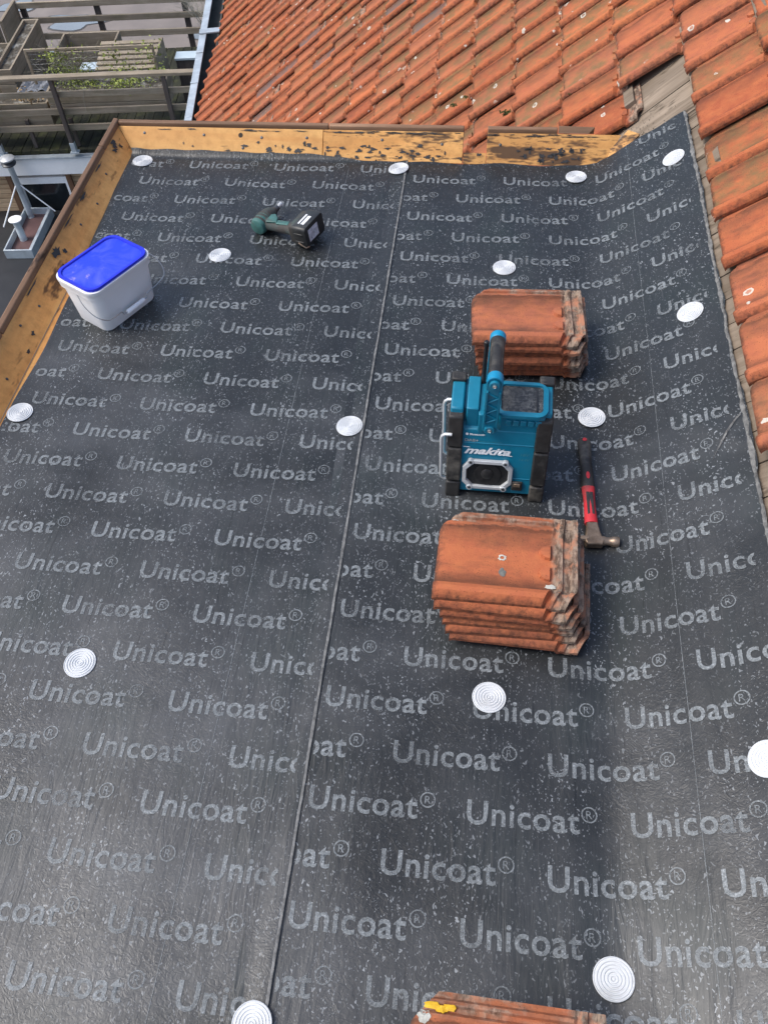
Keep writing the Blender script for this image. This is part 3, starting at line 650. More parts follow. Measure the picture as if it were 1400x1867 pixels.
STACK_TILE = tile_mesh('clay_tile', M['stack_tile'], [0.0, 0.003, 0.008, 0.014, 0.05, 0.10, 0.16, 0.21, 0.25, 0.254, 0.261, 0.265, 0.268, 0.277, 0.280, 0.296, 0.299, 0.306, 0.31],
                       [0, 0.002, 0.006, 0.012, 0.017, 0.022, 0.028, 0.034, 0.040, 0.046, 0.056, 0.075, 0.10, 0.13, 0.16, 0.185, 0.198, 0.204, 0.211, 0.216, 0.223, 0.226, 0.232, 0.236, 0.245])
def S(c, k):
    cc = c if c >= -9 else -9 + (c + 9) * 0.885
    ya = R(-0.4 + 3.7 * min(0, cc) / -9.0)
    y = Y0 + W * k
    return Vector((0.965 + math.cos(TH) * G * cc - math.sin(ya) * y, y, 0.235 + math.sin(TH) * G * cc)), ya
roof = empty('tiled_roof', (0, 0, 0)); tag(roof, 'pitched roof of weathered orange clay tiles beside and behind the felt', 'roof')
rt = random.Random(11)
def tile_rot(ya, pitch, jr=0.0):
    return Matrix.Rotation(ya + rt.gauss(0, 0.010 + jr), 4, 'Z') @ Matrix.Rotation(-pitch + rt.gauss(0, 0.008), 4, 'Y') @ Matrix.Rotation(rt.gauss(0, 0.012), 4, 'X')
tp = TH - R(7.0)
def px_of(p):
    d = Vector(p) - Vector((0.29699, -2.82062, 1.73575)); z = -d.dot(CZ)
    return (700 + 1562 * d.dot(CX) / z, 933.5 - 1562 * d.dot(CY) / z) if z > 0.1 else (-9e9, -9e9)
GREY = {(-16, 25), (-13, 16), (-12, 16), (-11, 17), (-10, 14), (-13, 14), (-7, 13), (-6, 10)}
spots = []
for c in range(-17, 5):
    for k in range(-17 if c >= 0 else -1, 36):
        if c == -1 and k == -1: continue
        p, ya = S(c, k)
        mid = p + Vector((0.08, 0.1, 0.08)); u, v = px_of(mid)
        if not (300 < u < 1800 and -160 < v < 1450): continue
        if c < 0 and k == -1 and c < -6: continue
        m4 = Matrix.Translation(p + Vector((rt.gauss(0, 0.005), rt.gauss(0, 0.004), rt.gauss(0, 0.003) - 0.008))) @ tile_rot(ya, tp)
        seen = -60 < v < 900 and u < 1440
        spots.append((0 if seen else 1, (mid - Vector((0.297, -2.82, 1.736))).length, c, k, m4))
spots.sort(key=lambda q: q[:2])
for _, _, c, k, m4 in spots[:300]:
    o = link('roof_tile', ROOF_TILE, roof); o.matrix_world = m4
    if (c, k) in GREY: o.pass_index = 1
# the tiles beyond the 300 that show largest: one part
tv = np.array([v.co[:] for v in ROOF_TILE.vertices]); tf = [tuple(pl.vertices) for pl in ROOF_TILE.polygons]; rest = spots[300:]
av_, af_, ar_ = [], [], []
for q, (_, _, c, k, m4) in enumerate(rest):
    mm = np.array(m4); av_.append(tv @ mm[:3, :3].T + mm[:3, 3]); af_ += [tuple(i_ + q * len(tv) for i_ in f_) for f_ in tf]; ar_ += [rt.random()] * len(tv)
me = bpy.data.meshes.new('distant_roof_tiles'); me.from_pydata(np.concatenate(av_).tolist(), [], af_); me.materials.append(mat_tile('distant_tile_clay', False, True))
me.polygons.foreach_set('use_smooth', [True] * len(me.polygons)); me.set_sharp_from_angle(angle=R(38))
a_ = me.attributes.new('tile_co', 'FLOAT_VECTOR', 'POINT'); a_.data.foreach_set('vector', np.tile(tv, (len(rest), 1)).ravel())
a_ = me.attributes.new('tile_rnd', 'FLOAT', 'POINT'); a_.data.foreach_set('value', ar_)
tag(link('distant_roof_tiles', me, roof), kind='stuff')
# deck boards that show between felt and tiles, running up the slope
def deck_z(x): return 0.235 - 0.050 + math.tan(TH) * (x - 0.965)
bw = 0.098; y = -4.0; rb = random.Random(9); plank_meshes = []
for q in range(4):
    L0, L1 = (0.70 - 0.965) / math.cos(TH), (2.05 - 0.965) / math.cos(TH)
    plank_meshes.append(MB().box(L0, L1, 0.0, bw - 0.0035, -0.022, 0.0).mesh('deck_plank', M['deck']))
i = 0
while y < 0.62:
    o = link('deck_plank', plank_meshes[i % 4], roof); o.matrix_world = Matrix.Translation((0.965, y, 0.185 + rb.uniform(-0.003, 0.002))) @ Matrix.Rotation(-TH, 4, 'Y'); y += bw; i += 1
# sheet of decking below the back slope (never exposed, closes the roof)
mb = MB(); a0, _ = S(-17.2, -2); a1, _ = S(-17.2, 60); b0, _ = S(3, -2); b1, _ = S(3, 60)
dz = Vector((0, 0, -0.075)); dz2 = Vector((0, 0, -0.13)); b0.y = a0.y = 0.17
mb.add([a0 + dz, a1 + dz, b1 + dz, b0 + dz, a0 + dz2, a1 + dz2, b1 + dz2, b0 + dz2], [(0, 3, 2, 1), (4, 5, 6, 7), (0, 1, 5, 4), (1, 2, 6, 5), (2, 3, 7, 6), (3, 0, 4, 7)]).build('roof_deck', M['deck'], roof)
# tiling battens under the first full course and at the hole
for (xx, ya_, yb_) in ((0.985, -4.0, 0.66), (1.17, -4.0, 0.66), (0.80, 0.40, 0.60)):
    o = MB().box(0, 0.04, ya_, yb_, 0.001, 0.022).build('batten', M['deck'], roof); o.matrix_world = Matrix.Translation((xx, 0, deck_z(xx))) @ Matrix.Rotation(-TH, 4, 'Y')
# mortar crumbs and nest litter in the hole
rc = random.Random(21); mb = MB()
for q in range(420):
    x = rc.gauss(0.80, 0.05); y = rc.gauss(0.20, 0.055); z = deck_z(x) + 0.002; s_ = rc.uniform(0.001, 0.0045)
    if z < 0.01: continue
    d = [Vector((rc.uniform(-1, 1), rc.uniform(-1, 1), rc.uniform(-0.3, 1))) * s_ for _ in range(4)]
    mb.add([Vector((x, y, z)) + e for e in d], [(0, 1, 2), (0, 2, 3), (0, 3, 1), (1, 3, 2)])
tag(mb.build('mortar_crumbs', M['rubble'], roof), kind='stuff')
# moss cushions
for (c, k, dx, dy, s_) in ((-6, 6, 0.10, 0.05, 0.016), (-4, 4, -0.04, 0.06, 0.013), (-4, 4, -0.10, 0.06, 0.016), (-2, 0, 0.02, 0.22, 0.020), (-4, 2, 0.15, 0.1, 0.025), (-9, 13, 0.1, 0.05, 0.018), (-5, 8, 0.2, 0.06, 0.012)):
    p, _ = S(c, k); rm = random.Random(c * 7 + k); prof_ = []
    mb = MB()
    for q in range(26):
        a = p + Vector((dx + rm.gauss(0, s_ * 0.6), dy + rm.gauss(0, s_ * 0.5), dx * math.tan(tp) + 0.012 + rm.uniform(0, s_ * 0.4)))
        e = s_ * 0.4; mb.add([a + Vector((rm.uniform(-e, e), rm.uniform(-e, e), rm.uniform(-e, e))) for _ in range(4)], [(0, 1, 2), (0, 2, 3), (0, 3, 1), (1, 3, 2)])
    mb.build('moss_cushion', M['moss'], roof)

# ------------------------------------------------------------------ zinc gutter along the eave
g0 = Vector((-2.535, 4.2, -2.47)); g1 = Vector((-3.10, 7.8, -2.47)); gd = (g1 - g0).normalized(); gx = Vector((gd.y, -gd.x, 0))
gut = empty('rain_gutter', (0, 0, 0)); tag(gut, 'pale zinc box gutter along the eave of the tiled roof', 'gutter')
def along(poly, t0, t1, name, mat, bevel=0.0):
    mb = MB(); vs = []
    for t in (t0, t1):
        for a, b in poly: q = g0 + gd * t + gx * a; vs.append((q.x, q.y, q.z + b))
    k = len(poly); mb.add(vs, [(i, (i + 1) % k, k + (i + 1) % k, k + i) for i in range(k)] + [tuple(range(k))[::-1], tuple(range(k, 2 * k))]); return mb.build(name, mat, gut, bevel=bevel)
for q in range(5): along([(0, 0), (0.075, 0.004), (0.075, -0.01), (0.012, -0.012), (0.012, -0.16), (0, -0.16)], -1.6 + q * 1.15, -1.6 + q * 1.15 + 1.146, 'gutter_rim', M['zinc'], 0.002)
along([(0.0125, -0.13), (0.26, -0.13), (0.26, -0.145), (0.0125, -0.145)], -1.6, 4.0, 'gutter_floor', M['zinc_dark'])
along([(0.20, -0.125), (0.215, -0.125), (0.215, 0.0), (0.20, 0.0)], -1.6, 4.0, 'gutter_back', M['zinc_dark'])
for t in (2.42,): along([(0.0, 0.006), (0.22, 0.012), (0.22, 0.024), (0.0, 0.018)], t, t + 0.10, 'gutter_bracket', M['zinc'])
for t in (0.55, 1.35, 2.0): along([(-0.002, 0.0055), (0.077, 0.0095), (0.077, 0.0065), (-0.002, 0.002)], t, t + 0.03, 'solder_joint', M['zinc'])

# ------------------------------------------------------------------ white ringed fixing washers
ring_prof = [(0.0365, -0.0005), (0.0365, 0.0014), (0.0352, 0.0021)]
for i in range(5):
    r0 = 0.0335 - i * 0.0060; ring_prof += [(r0, 0.0004), (r0 - 0.0013, 0.0004), (r0 - 0.0020, 0.0027), (r0 - 0.0044, 0.0027)]
ring_prof += [(0.0040, 0.0012), (0.0032, 0.0005), (0.0028, 0.0024), (0.0004, 0.0028)]
WASH = MB().lathe(ring_prof, 40).mesh('fixing_washer', M['washer'], True)
washers = [
    (-0.991, 0.030, 0, 'white ringed washer in the far left corner of the felt by the kerb'),
    (-0.030, 0.022, 0, 'white ringed washer at the far end of the seam between the felt strips'),
    (0.602, -0.004, 1, 'white ringed washer at the far kerb where the felt starts to rise'),
    (0.895, -0.118, 1, 'white ringed washer highest on the rising felt, nearest the hole in the tiles'),
    (-0.571, -0.515, 0, 'white ringed washer between the blue-lidded bucket and the cordless driver'),
    (0.363, -0.527, 1, 'white ringed washer just beyond the far tile stack'),
    (0.876, -0.870, 1, 'white ringed washer on the rising felt, level with the far tile stack'),
    (-0.984, -1.260, 0, 'white ringed washer by the left kerb at the edge of the photo'),
    (-0.040, -1.246, 0, 'white ringed washer touching the seam, left of the radio'),
    (0.615, -1.168, 1, 'white ringed washer just beyond the hammer handle'),
    (-0.557, -2.011, 0, 'white ringed washer alone on the near left felt strip'),
    (0.367, -2.013, 1, 'white ringed washer in front of the middle tile stack'),
    (0.885, -2.155, 1, 'white ringed washer cut by the right edge of the photo'),
    (0.606, -2.533, 1, 'white ringed washer right of the nearest tile stack, largest in full view'),
    (-0.023, -2.668, 0, 'white ringed washer cut by the bottom edge of the photo at the seam')]
for x, y, right, lab in washers:
    u = float(np.interp(x, XT, U_T)) if right else x
    p = felt_pt(u, y, right); e = 0.02
    du = (felt_pt(u + e, y, right) - felt_pt(u - e, y, right)); dy = (felt_pt(u, y + e, right) - felt_pt(u, y - e, right))
    nz = Vector(np.cross(du, dy)).normalized()
    hi_ = max(float((felt_pt(u + 0.034 * math.cos(t_), y + 0.034 * math.sin(t_), right) - p) @ np.array(nz)) for t_ in np.linspace(0, 6.28, 16))
    o = link('fixing_washer', WASH); o.matrix_world = Matrix.Translation(Vector(p) + nz * (0.0016 + max(0.0, hi_))) @ nz.to_track_quat('Z', 'Y').to_matrix().to_4x4() @ Matrix.Rotation(rt.uniform(0, 6), 4, 'Z') @ Matrix.Rotation(rt.gauss(0, 0.02), 4, 'X')
    tag(o, lab, 'washer', 'white fixing washers on the felt')

# ------------------------------------------------------------------ tile stacks
def stack(x, y, n, lean, rz, base_lab, seed, dz=0.0240):
    r_ = random.Random(seed); names = ['topmost', 'second from the top', 'third from the top', 'fourth from the top', 'fifth from the top', 'sixth from the top', 'bottom']
    for i in range(n):
        o = link('clay_tile', STACK_TILE)
        k = n - 1 - i; nm = 'bottom' if i == 0 else names[k]
        o.matrix_world = Matrix.Translation((x + lean[0] * i + r_.gauss(0, 0.003), y + lean[1] * i + r_.gauss(0, 0.002), 0.0145 + dz * i)) @ Matrix.Rotation(rz + r_.gauss(0, 0.012), 4, 'Z') @ Matrix.Rotation(r_.gauss(0, 0.006), 4, 'Y')
        tag(o, 'orange clay tile, %s of the %s' % (nm, base_lab), 'roof tile', 'clay tiles in the ' + base_lab)
stack(0.272, -1.893, 6, (-0.0082, 0.0066), R(-1.5), 'stack beside the hammer head', 3)
stack(0.303, -1.047, 6, (-0.0046, -0.0010), R(3.0), 'far stack behind the radio', 8)
stack(0.262, -2.85, 6, (-0.003, 0.0012), R(-1.5), 'nearest stack cut by the photo', 15)

M['yellow'] = mat_plain('yellow_paint', (0.70, 0.42, 0.02), 0.6, 0, 0.2, 60, 0.3)
M['lichen'] = mat_plain('pale_lichen', (0.50, 0.50, 0.44), 0.95, 0, 0.25, 150, 0.6)
M['grey_lichen'] = mat_plain('grey_lichen', (0.16, 0.165, 0.15), 0.95, 0, 0.3, 150, 0.6)
def mark(tile, name, mat, x, y, a, b, seed, hole=0.0, off=0.0012):
    rr = random.Random(seed); k = 18; mb = MB(); out = []; inn = []
    for i in range(k):
        t = 2 * math.pi * i / k; f_ = rr.uniform(0.75, 1.15); px, py = x + a * f_ * math.cos(t), y + b * f_ * math.sin(t); out.append((px, py, prof(min(max(py, 0), 0.244)) + off))
        px, py = x + a * hole * math.cos(t), y + b * hole * math.sin(t); inn.append((px, py, prof(min(max(py, 0), 0.244)) + off + 0.0004))
    if hole: mb.add(out + inn, [(i, (i + 1) % k, k + (i + 1) % k, k + i) for i in range(k)])
    else: mb.add(out + [(x, y, prof(y) + off + 0.0015)], [(i, (i + 1) % k, k) for i in range(k)])
    mb.build(name, mat, tile, True)
tops = {o['label']: o for o in col.objects if o.get('label', '').startswith('orange clay tile, topmost')}
tA = tops['orange clay tile, topmost of the stack beside the hammer head']; tC = tops['orange clay tile, topmost of the nearest stack cut by the photo']
mark(tA, 'lichen_spot', M['lichen'], 0.145, 0.128, 0.0095, 0.0085, 1, 0.5); mark(tA, 'lichen_spot', M['grey_lichen'], 0.147, 0.088, 0.008, 0.012, 2)
mark(tA, 'lichen_spot', M['lichen'], 0.252, 0.058, 0.012, 0.007, 3); mark(tA, 'lichen_spot', M['lichen'], 0.035, 0.215, 0.008, 0.005, 4)
for q, (x_, y_, a_, b_) in enumerate(((0.035, 0.222, 0.014, 0.006), (0.062, 0.222, 0.013, 0.005), (0.050, 0.218, 0.010, 0.006))): mark(tC, 'paint_mark', M['yellow'], x_, y_, a_, b_, 30 + q, 0.0, 0.004)
mark(tC, 'lichen_spot', M['lichen'], 0.022, 0.205, 0.012, 0.010, 9)

# ------------------------------------------------------------------ bucket
bk = empty('bucket', (-0.8395, -0.787, 0.0045), R(60.2)); tag(bk, 'white rectangular plastic bucket with blue lid and wire handle', 'bucket')
def rr_ring(a, b, r, z, n=6): return [(x, y, z) for x, y in rrect(-a, a, -b, b, r, n)]
def loft(mb, rings, cap0=True, cap1=True):
    k = len(rings[0]); vs = [p for r in rings for p in r]; fs = []
    for i in range(len(rings) - 1):
        for j in range(k): fs.append((i * k + j, i * k + (j + 1) % k, (i + 1) * k + (j + 1) % k, (i + 1) * k + j))
    if cap0: fs.append(tuple(range(k))[::-1])
    if cap1: fs.append(tuple(range((len(rings) - 1) * k, len(rings) * k)))
    return mb.add(vs, fs)
BH = 0.160
loft(MB(), [rr_ring(0.1004, 0.0662, 0.024, 0.003), rr_ring(0.1033, 0.0690, 0.026, 0.0), rr_ring(0.1052, 0.0709, 0.026, 0.006), rr_ring(0.1168, 0.0822, 0.034, BH - 0.028), rr_ring(0.1226, 0.0879, 0.036, BH - 0.027), rr_ring(0.1235, 0.0888, 0.036, BH - 0.012), rr_ring(0.1245, 0.0898, 0.036, BH - 0.010), rr_ring(0.1245, 0.0898, 0.036, BH), rr_ring(0.1158, 0.0822, 0.034, BH)]).build('tub', M['bucket'], bk, True)
loft(MB(), [rr_ring(0.1168, 0.0832, 0.034, BH - 0.002), rr_ring(0.1197, 0.0860, 0.035, BH + 0.004), rr_ring(0.1187, 0.0850, 0.035, BH + 0.009), rr_ring(0.1110, 0.0775, 0.032, BH + 0.009), rr_ring(0.1090, 0.0756, 0.031, BH + 0.004), rr_ring(0.1081, 0.0747, 0.031, BH + 0.0035)]).build('lid_rim', M['lid_rim'], bk, True)
loft(MB(), [rr_ring(0.1090, 0.0756, 0.031, BH + 0.0025), rr_ring(0.1086, 0.0751, 0.031, BH + 0.0045), rr_ring(0.0579, 0.0378, 0.02, BH + 0.0052)]).build('lid', M['lid'], bk, True)
# handle hangs on the camera side (local -y)
hp = [(-0.128, -0.02, BH - 0.02), (-0.137, -0.05, BH - 0.045), (-0.13, -0.085, BH - 0.075), (-0.10, -0.098, BH - 0.098), (-0.055, -0.098, BH - 0.100), (-0.047, -0.098, BH - 0.112), (-0.02, -0.098, BH - 0.113), (0.02, -0.098, BH - 0.113), (0.047, -0.098, BH - 0.112), (0.055, -0.098, BH - 0.100), (0.10, -0.102, BH - 0.092), (0.135, -0.10, BH - 0.075), (0.148, -0.06, BH - 0.045), (0.130, -0.02, BH - 0.02)]
def smooth_path(P, n=5):
    P = [Vector(p) for p in P]; out = []
    for i in range(len(P) - 1):
        a, b, c, d = P[max(i - 1, 0)], P[i], P[i + 1], P[min(i + 2, len(P) - 1)]
        for k in range(n):
            t = k / n; out.append(0.5 * ((2 * b) + (c - a) * t + (2 * a - 5 * b + 4 * c - d) * t * t + (3 * b - a - 3 * c + d) * t ** 3))
    return out + [P[-1]]
MB().tube(smooth_path(hp), 0.0016, 6).build('wire_handle', M['wire'], bk, True)
MB().tube([(-0.036, -0.099, BH - 0.113), (-0.034, -0.099, BH - 0.113), (0.034, -0.099, BH - 0.113), (0.036, -0.099, BH - 0.113)], [0.006, 0.0075, 0.0075, 0.006], 10).build('handle_grip', M['bucket'], bk, True)

# ------------------------------------------------------------------ radio
rad = empty('work_radio', (0.360, -1.385, 0.0042), R(-1.0)); tag(rad, 'teal and black job-site radio with raised carry handle', 'radio')
def yf(z): return -0.071 + 0.175 * z
def rp(poly, x0, x1, name, mat, bevel=0.0025, parent=None): return MB().prism(poly, x0, x1, 'x').build(name, mat, parent or rad, bevel=bevel)
body = rp([(yf(0.012), 0.012), (yf(0.205), 0.205), (-0.012, 0.214), (-0.006, 0.246), (0.078, 0.262), (0.084, 0.255), (0.084, 0.012)], -0.089, 0.089, 'body', M['teal'])
for s in (-1, 1):
    a, b = sorted((s * 0.088, s * 0.119)); pod = rp([(yf(0.012) + 0.008, 0.012), (yf(0.25) + 0.004, 0.262), (0.074, 0.270), (0.080, 0.26), (0.080, 0.012)], a, b, 'side_pod', M['teal'], 0.004)
    a, b = sorted((s * 0.0865, s * 0.123))
    for z0, z1 in ((0.0, 0.046), (0.052, 0.152), (0.158, 0.246)):
        rp([(yf(z0) - 0.012, z0), (yf(z1) - 0.010, z1), (yf(z1) + (0.028 if z1 > 0.2 else 0.010), z1 + (0.010 if z1 > 0.2 else 0)), (yf(z1) + 0.03, z1 - 0.012), (yf(z0) + 0.03, z0)], a, b, 'corner_guard', M['rubber'], 0.004)
    rp([(0.060, 0.235), (0.058, 0.277), (0.084, 0.279), (0.094, 0.262), (0.094, 0.0), (0.066, 0.0)], a, b, 'corner_guard', M['rubber'], 0.004)
# seams across the front
for zc in (0.164, 0.060):
    MB().add([(-0.085, yf(zc) - 0.0006, zc), (0.085, yf(zc) - 0.0006, zc), (0.085, yf(zc + 0.0022) - 0.0020, zc + 0.0022), (-0.085, yf(zc + 0.0022) - 0.0020, zc + 0.0022), (-0.085, yf(zc + 0.004) - 0.0004, zc + 0.004), (0.085, yf(zc + 0.004) - 0.0004, zc + 0.004)], [(0, 1, 2, 3), (3, 2, 5, 4)]).build('panel_seam', M['teal'], rad)
# top: block left of the handle, display housing on the right
rp([(-0.026, 0.20), (-0.030, 0.270), (0.070, 0.278), (0.078, 0.27), (0.078, 0.20)], -0.081, -0.052, 'top_block', M['teal'])
rp([(-0.040, 0.20), (-0.040, 0.262), (0.066, 0.268), (0.070, 0.20)], -0.052, -0.038, 'top_block', M['teal'])
rp([(-0.034, 0.20), (-0.034, 0.255), (0.060, 0.264), (0.070, 0.20)], -0.004, 0.104, 'display_housing', M['teal'], 0.006)
outer = rrect(-0.012, 0.108, -0.046, 0.060, 0.026, 6); inner = rrect(-0.002, 0.096, -0.034, 0.050, 0.010, 6)
mb = MB(); k = len(outer); zt = lambda y: 0.266 + 0.06 * y
vs = [(x, y, zt(y)) for x, y in outer] + [(x, y, zt(y) + 0.008) for x, y in outer] + [(x, y, zt(y) + 0.010) for x, y in inner] + [(x, y, zt(y)) for x, y in inner]
fs = []
for r_ in range(3):
    for j in range(k): fs.append((r_ * k + j, r_ * k + (j + 1) % k, (r_ + 1) * k + (j + 1) % k, (r_ + 1) * k + j))
for j in range(k): fs.append((3 * k + j, 3 * k + (j + 1) % k, (j + 1) % k, j))
mb.add(vs, fs).build('display_rim', M['teal'], rad, True)
dsp = MB().add([(x, y, zt(y) + 0.004) for x, y in inner], [tuple(range(len(inner)))]).build('display', M['screen'], rad)
MB().box(0.080, 0.084, -0.028, 0.044, 0.270, 0.2725).build('display_bezel', M['black'], dsp)
for q in range(5):
    x0 = 0.012 + q * 0.0175; MB().box(x0, x0 + 0.0145, -0.0385, -0.030, 0.228, 0.246).build('button', M['teal'], rad, bevel=0.002)
# handle: front and rear arm, grip along the depth
ay = -0.046
arm = MB()
ao = [(-0.0240 + 0.018 * math.cos(R(a)), 0.226 + 0.018 * math.sin(R(a))) for a in range(180, 361, 20)] + [(-0.0205 + 0.0185 * math.cos(R(a)), 0.372 + 0.0185 * math.sin(R(a))) for a in range(0, 181, 20)]
for yy, nm in ((ay, 'front'), (0.106, 'rear')):
    A = MB().prism(ao, yy - 0.004, yy + 0.006, 'y').build('handle_arm', M['teal'], rad, bevel=0.0015)
    d = -0.0055 if nm == 'front' else 0.0075
    for sx in (-1, 1): MB().prism([(-0.0240 + sx * 0.0165, 0.245), (-0.0240 + sx * 0.0125, 0.245), (-0.0215 + sx * 0.0125, 0.352), (-0.0215 + sx * 0.0165, 0.352)], yy - 0.011 if nm == 'front' else yy + 0.004, yy - 0.002 if nm == 'front' else yy + 0.012, 'y').build('arm_flange', M['teal'], A)
    zz = [0.248, 0.262, 0.279, 0.296, 0.313, 0.330, 0.347]
    for q in range(6):
        xa, xb = (-0.0370, -0.0100) if q % 2 == 0 else (-0.0100, -0.0370)
        MB().tube([(xa, yy - 0.006 if nm == 'front' else yy + 0.008, zz[q]), (xb, yy - 0.006 if nm == 'front' else yy + 0.008, zz[q + 1])], 0.0020, 5).build('arm_rib', M['teal'], A)
    for zc, xc in ((0.226, -0.0240), (0.372, -0.0205)):
        MB().lathe([(0.0125, 0.0), (0.0125, 0.006), (0.0105, 0.0075), (0.007, 0.0068)], 20, Matrix.Translation((xc, yy - 0.003 if nm == 'front' else yy + 0.005, zc)) @ Matrix.Rotation(R(90 if nm == 'front' else -90), 4, 'X')).build('arm_boss', M['teal'], A, True)
        MB().lathe([(0.0048, 0.006), (0.0048, 0.0095), (0.003, 0.0105), (0.0022, 0.0085)], 12, Matrix.Translation((xc, yy - 0.003 if nm == 'front' else yy + 0.005, zc)) @ Matrix.Rotation(R(90 if nm == 'front' else -90), 4, 'X')).build('screw', M['screw'], A, True)
gy = Matrix.Translation((-0.0205, ay - 0.004, 0.376)) @ Matrix.Rotation(R(-90), 4, 'X')
MB().lathe([(0.0165, 0.0), (0.0185, 0.002), (0.0185, 0.020), (0.0175, 0.022)], 24, gy).build('grip_collar', M['bright_teal'], rad, True)
grip = MB().lathe([(0.0168, 0.020), (0.0172, 0.023), (0.0165, 0.08), (0.0172, 0.138), (0.0168, 0.141)], 24, gy).build('grip', M['rubber'], rad, True)
for a in (40, 140): MB().tube([(-0.0205 + 0.0168 * math.cos(R(a)), ay + 0.02, 0.376 + 0.0168 * math.sin(R(a))), (-0.0205 + 0.0168 * math.cos(R(a)), ay + 0.135, 0.376 + 0.0168 * math.sin(R(a)))], 0.0012, 6).build('grip_ridge', M['rubber'], grip)
MB().lathe([(0.0175, 0.139), (0.0185, 0.141), (0.0185, 0.154), (0.0165, 0.158), (0.012, 0.159)], 24, gy).build('grip_collar', M['bright_teal'], rad, True)
# antenna
MB().tube([(-0.047, 0.062, 0.255), (-0.047, 0.064, 0.30), (-0.046, 0.066, 0.385)], [0.0062, 0.0055, 0.0048], 10).build('antenna', M['black'], rad, True)
MB().tube([(-0.046, 0.066, 0.378), (-0.046, 0.0662, 0.380), (-0.046, 0.0664, 0.392), (-0.046, 0.0664, 0.394)], [0.004, 0.0062, 0.0062, 0.004], 10).build('antenna_tip', M['black'], rad, True)
# silver side bars on both flanks
for s in (-1,):
    for yc in (-0.052, 0.030):
        zt_ = 0.200 if yc < 0 else 0.235
        pth = [(s * 0.112, yc, zt_), (s * 0.128, yc, zt_), (s * 0.135, yc, zt_ - 0.006), (s * 0.137, yc, zt_ - 0.014), (s * 0.137, yc, 0.05), (s * 0.135, yc, 0.041), (s * 0.128, yc, 0.035), (s * 0.112, yc, 0.035)]
        MB().tube(pth, 0.0042, 10).build('side_bar', M['silver'], rad, True)
# speaker with octagonal silver frame, on the leaning front
FT = Matrix.Translation((-0.0205, yf(0.072) - 0.001, 0.072)) @ Matrix.Rotation(R(90) - math.atan(0.175), 4, 'X')
def fm(mb):  # local xy = face plane, z outwards
    mb.v = [tuple(FT @ Vector(v)) for v in mb.v]; return mb
octo = lambda a, b, ch: [(-a + ch, -b), (a - ch, -b), (a, -b + ch * 1.15), (a, b - ch * 1.15), (a - ch, b), (-a + ch, b), (-a, b - ch * 1.15), (-a, -b + ch * 1.15)]
oo, oi = octo(0.0625, 0.046, 0.019), octo(0.0525, 0.0365, 0.017)
mb = MB(); vs = [(x, y, 0) for x, y in oo] + [(x * 0.985, y * 0.985, 0.008) for x, y in oo] + [(x, y, 0.009) for x, y in oi] + [(x * 0.97, y * 0.97, 0.001) for x, y in oi]; fs = []
for r_ in range(3):
    for j in range(8): fs.append((r_ * 8 + j, r_ * 8 + (j + 1) % 8, (r_ + 1) * 8 + (j + 1) % 8, (r_ + 1) * 8 + j))
mb.add(vs, fs); spk = fm(mb).build('speaker_frame', M['silver'], rad, bevel=0.0012)
fm(MB().add([(x, y, 0.0012) for x, y in oi], [tuple(range(8))])).build('speaker_grille', M['cone'], spk)
fm(MB().lathe([(0.034, 0.0014), (0.0335, 0.004), (0.031, 0.0045), (0.016, 0.0018), (0.0155, 0.003), (0.010, 0.0055), (0.001, 0.0065)], 28)).build('speaker_cone', M['black'], spk, True)
for sx, sy in ((-1, 1), (1, 1), (-1, -1), (1, -1)):
    fm(MB().lathe([(0.0085, 0.0), (0.0082, 0.0095), (0.007, 0.0105), (0.0055, 0.010)], 8, Matrix.Translation((sx * 0.0425, sy * 0.0405, 0)))).build('frame_lug', M['silver'], spk, True)
    fm(MB().lathe([(0.004, 0.0098), (0.0038, 0.0114), (0.0018, 0.0105)], 10, Matrix.Translation((sx * 0.0425, sy * 0.0405, 0)))).build('screw', M['sooty'], spk, True)
FB = Matrix.Translation((0, yf(0) - 0.0012, 0)) @ Matrix.Rotation(R(90) - math.atan(0.175), 4, 'X')
sk = MB().box(0.042, 0.068, 0.029, 0.056, 0.0, 0.006); sk.v = [tuple(FB @ Vector(v)) for v in sk.v]; swo = sk.build('socket_cover', M['rubber'], rad, bevel=0.0015)
sk = MB().box(0.047, 0.063, 0.042, 0.052, 0.006, 0.0085); sk.v = [tuple(FB @ Vector(v)) for v in sk.v]; sk.build('socket_tab', M['steel'], swo, bevel=0.001)
def rtext(body, x, z, h, wd, mat, shear=0.0, off=0.0, name='logo', lift=0.0012):
    me = text_mesh(body, 1.0, off, shear, 1.0, 4); c = np.array([v.co[:] for v in me.vertices]); mn = c.min(0); mx = c.max(0)
    for v in me.vertices:
        a = (v.co.x - mn[0]) / (mx[0] - mn[0]) * wd + x; b = (v.co.y - mn[1]) / (mx[1] - mn[1]) * h + z
        v.co = FB @ Vector((a, b, lift))
    me.materials.append(mat); me.name = name; return link(name, me, rad)
rtext('makita', -0.081, 0.135, 0.0225, 0.113, M['white_print'], 0.42, 0.035)
lb = MB().add([FB @ Vector(p) for p in ((-0.0835, 0.1555, 0.0012), (-0.068, 0.1545, 0.0012), (-0.068, 0.1570, 0.0012), (-0.0835, 0.1580, 0.0012))], [(0, 1, 2, 3)]); lb.build('logo_stroke', M['white_print'], rad)
lb = MB().add([FB @ Vector(p) for p in ((0.026, 0.1345, 0.0012), (0.036, 0.1335, 0.0012), (0.036, 0.1358, 0.0012), (0.026, 0.1372, 0.0012))], [(0, 1, 2, 3)]); lb.build('logo_stroke', M['white_print'], rad)
rtext('Bluetooth', -0.070, 0.1925, 0.0058, 0.036, M['white_print'], 0, 0.02, 'printed_word')
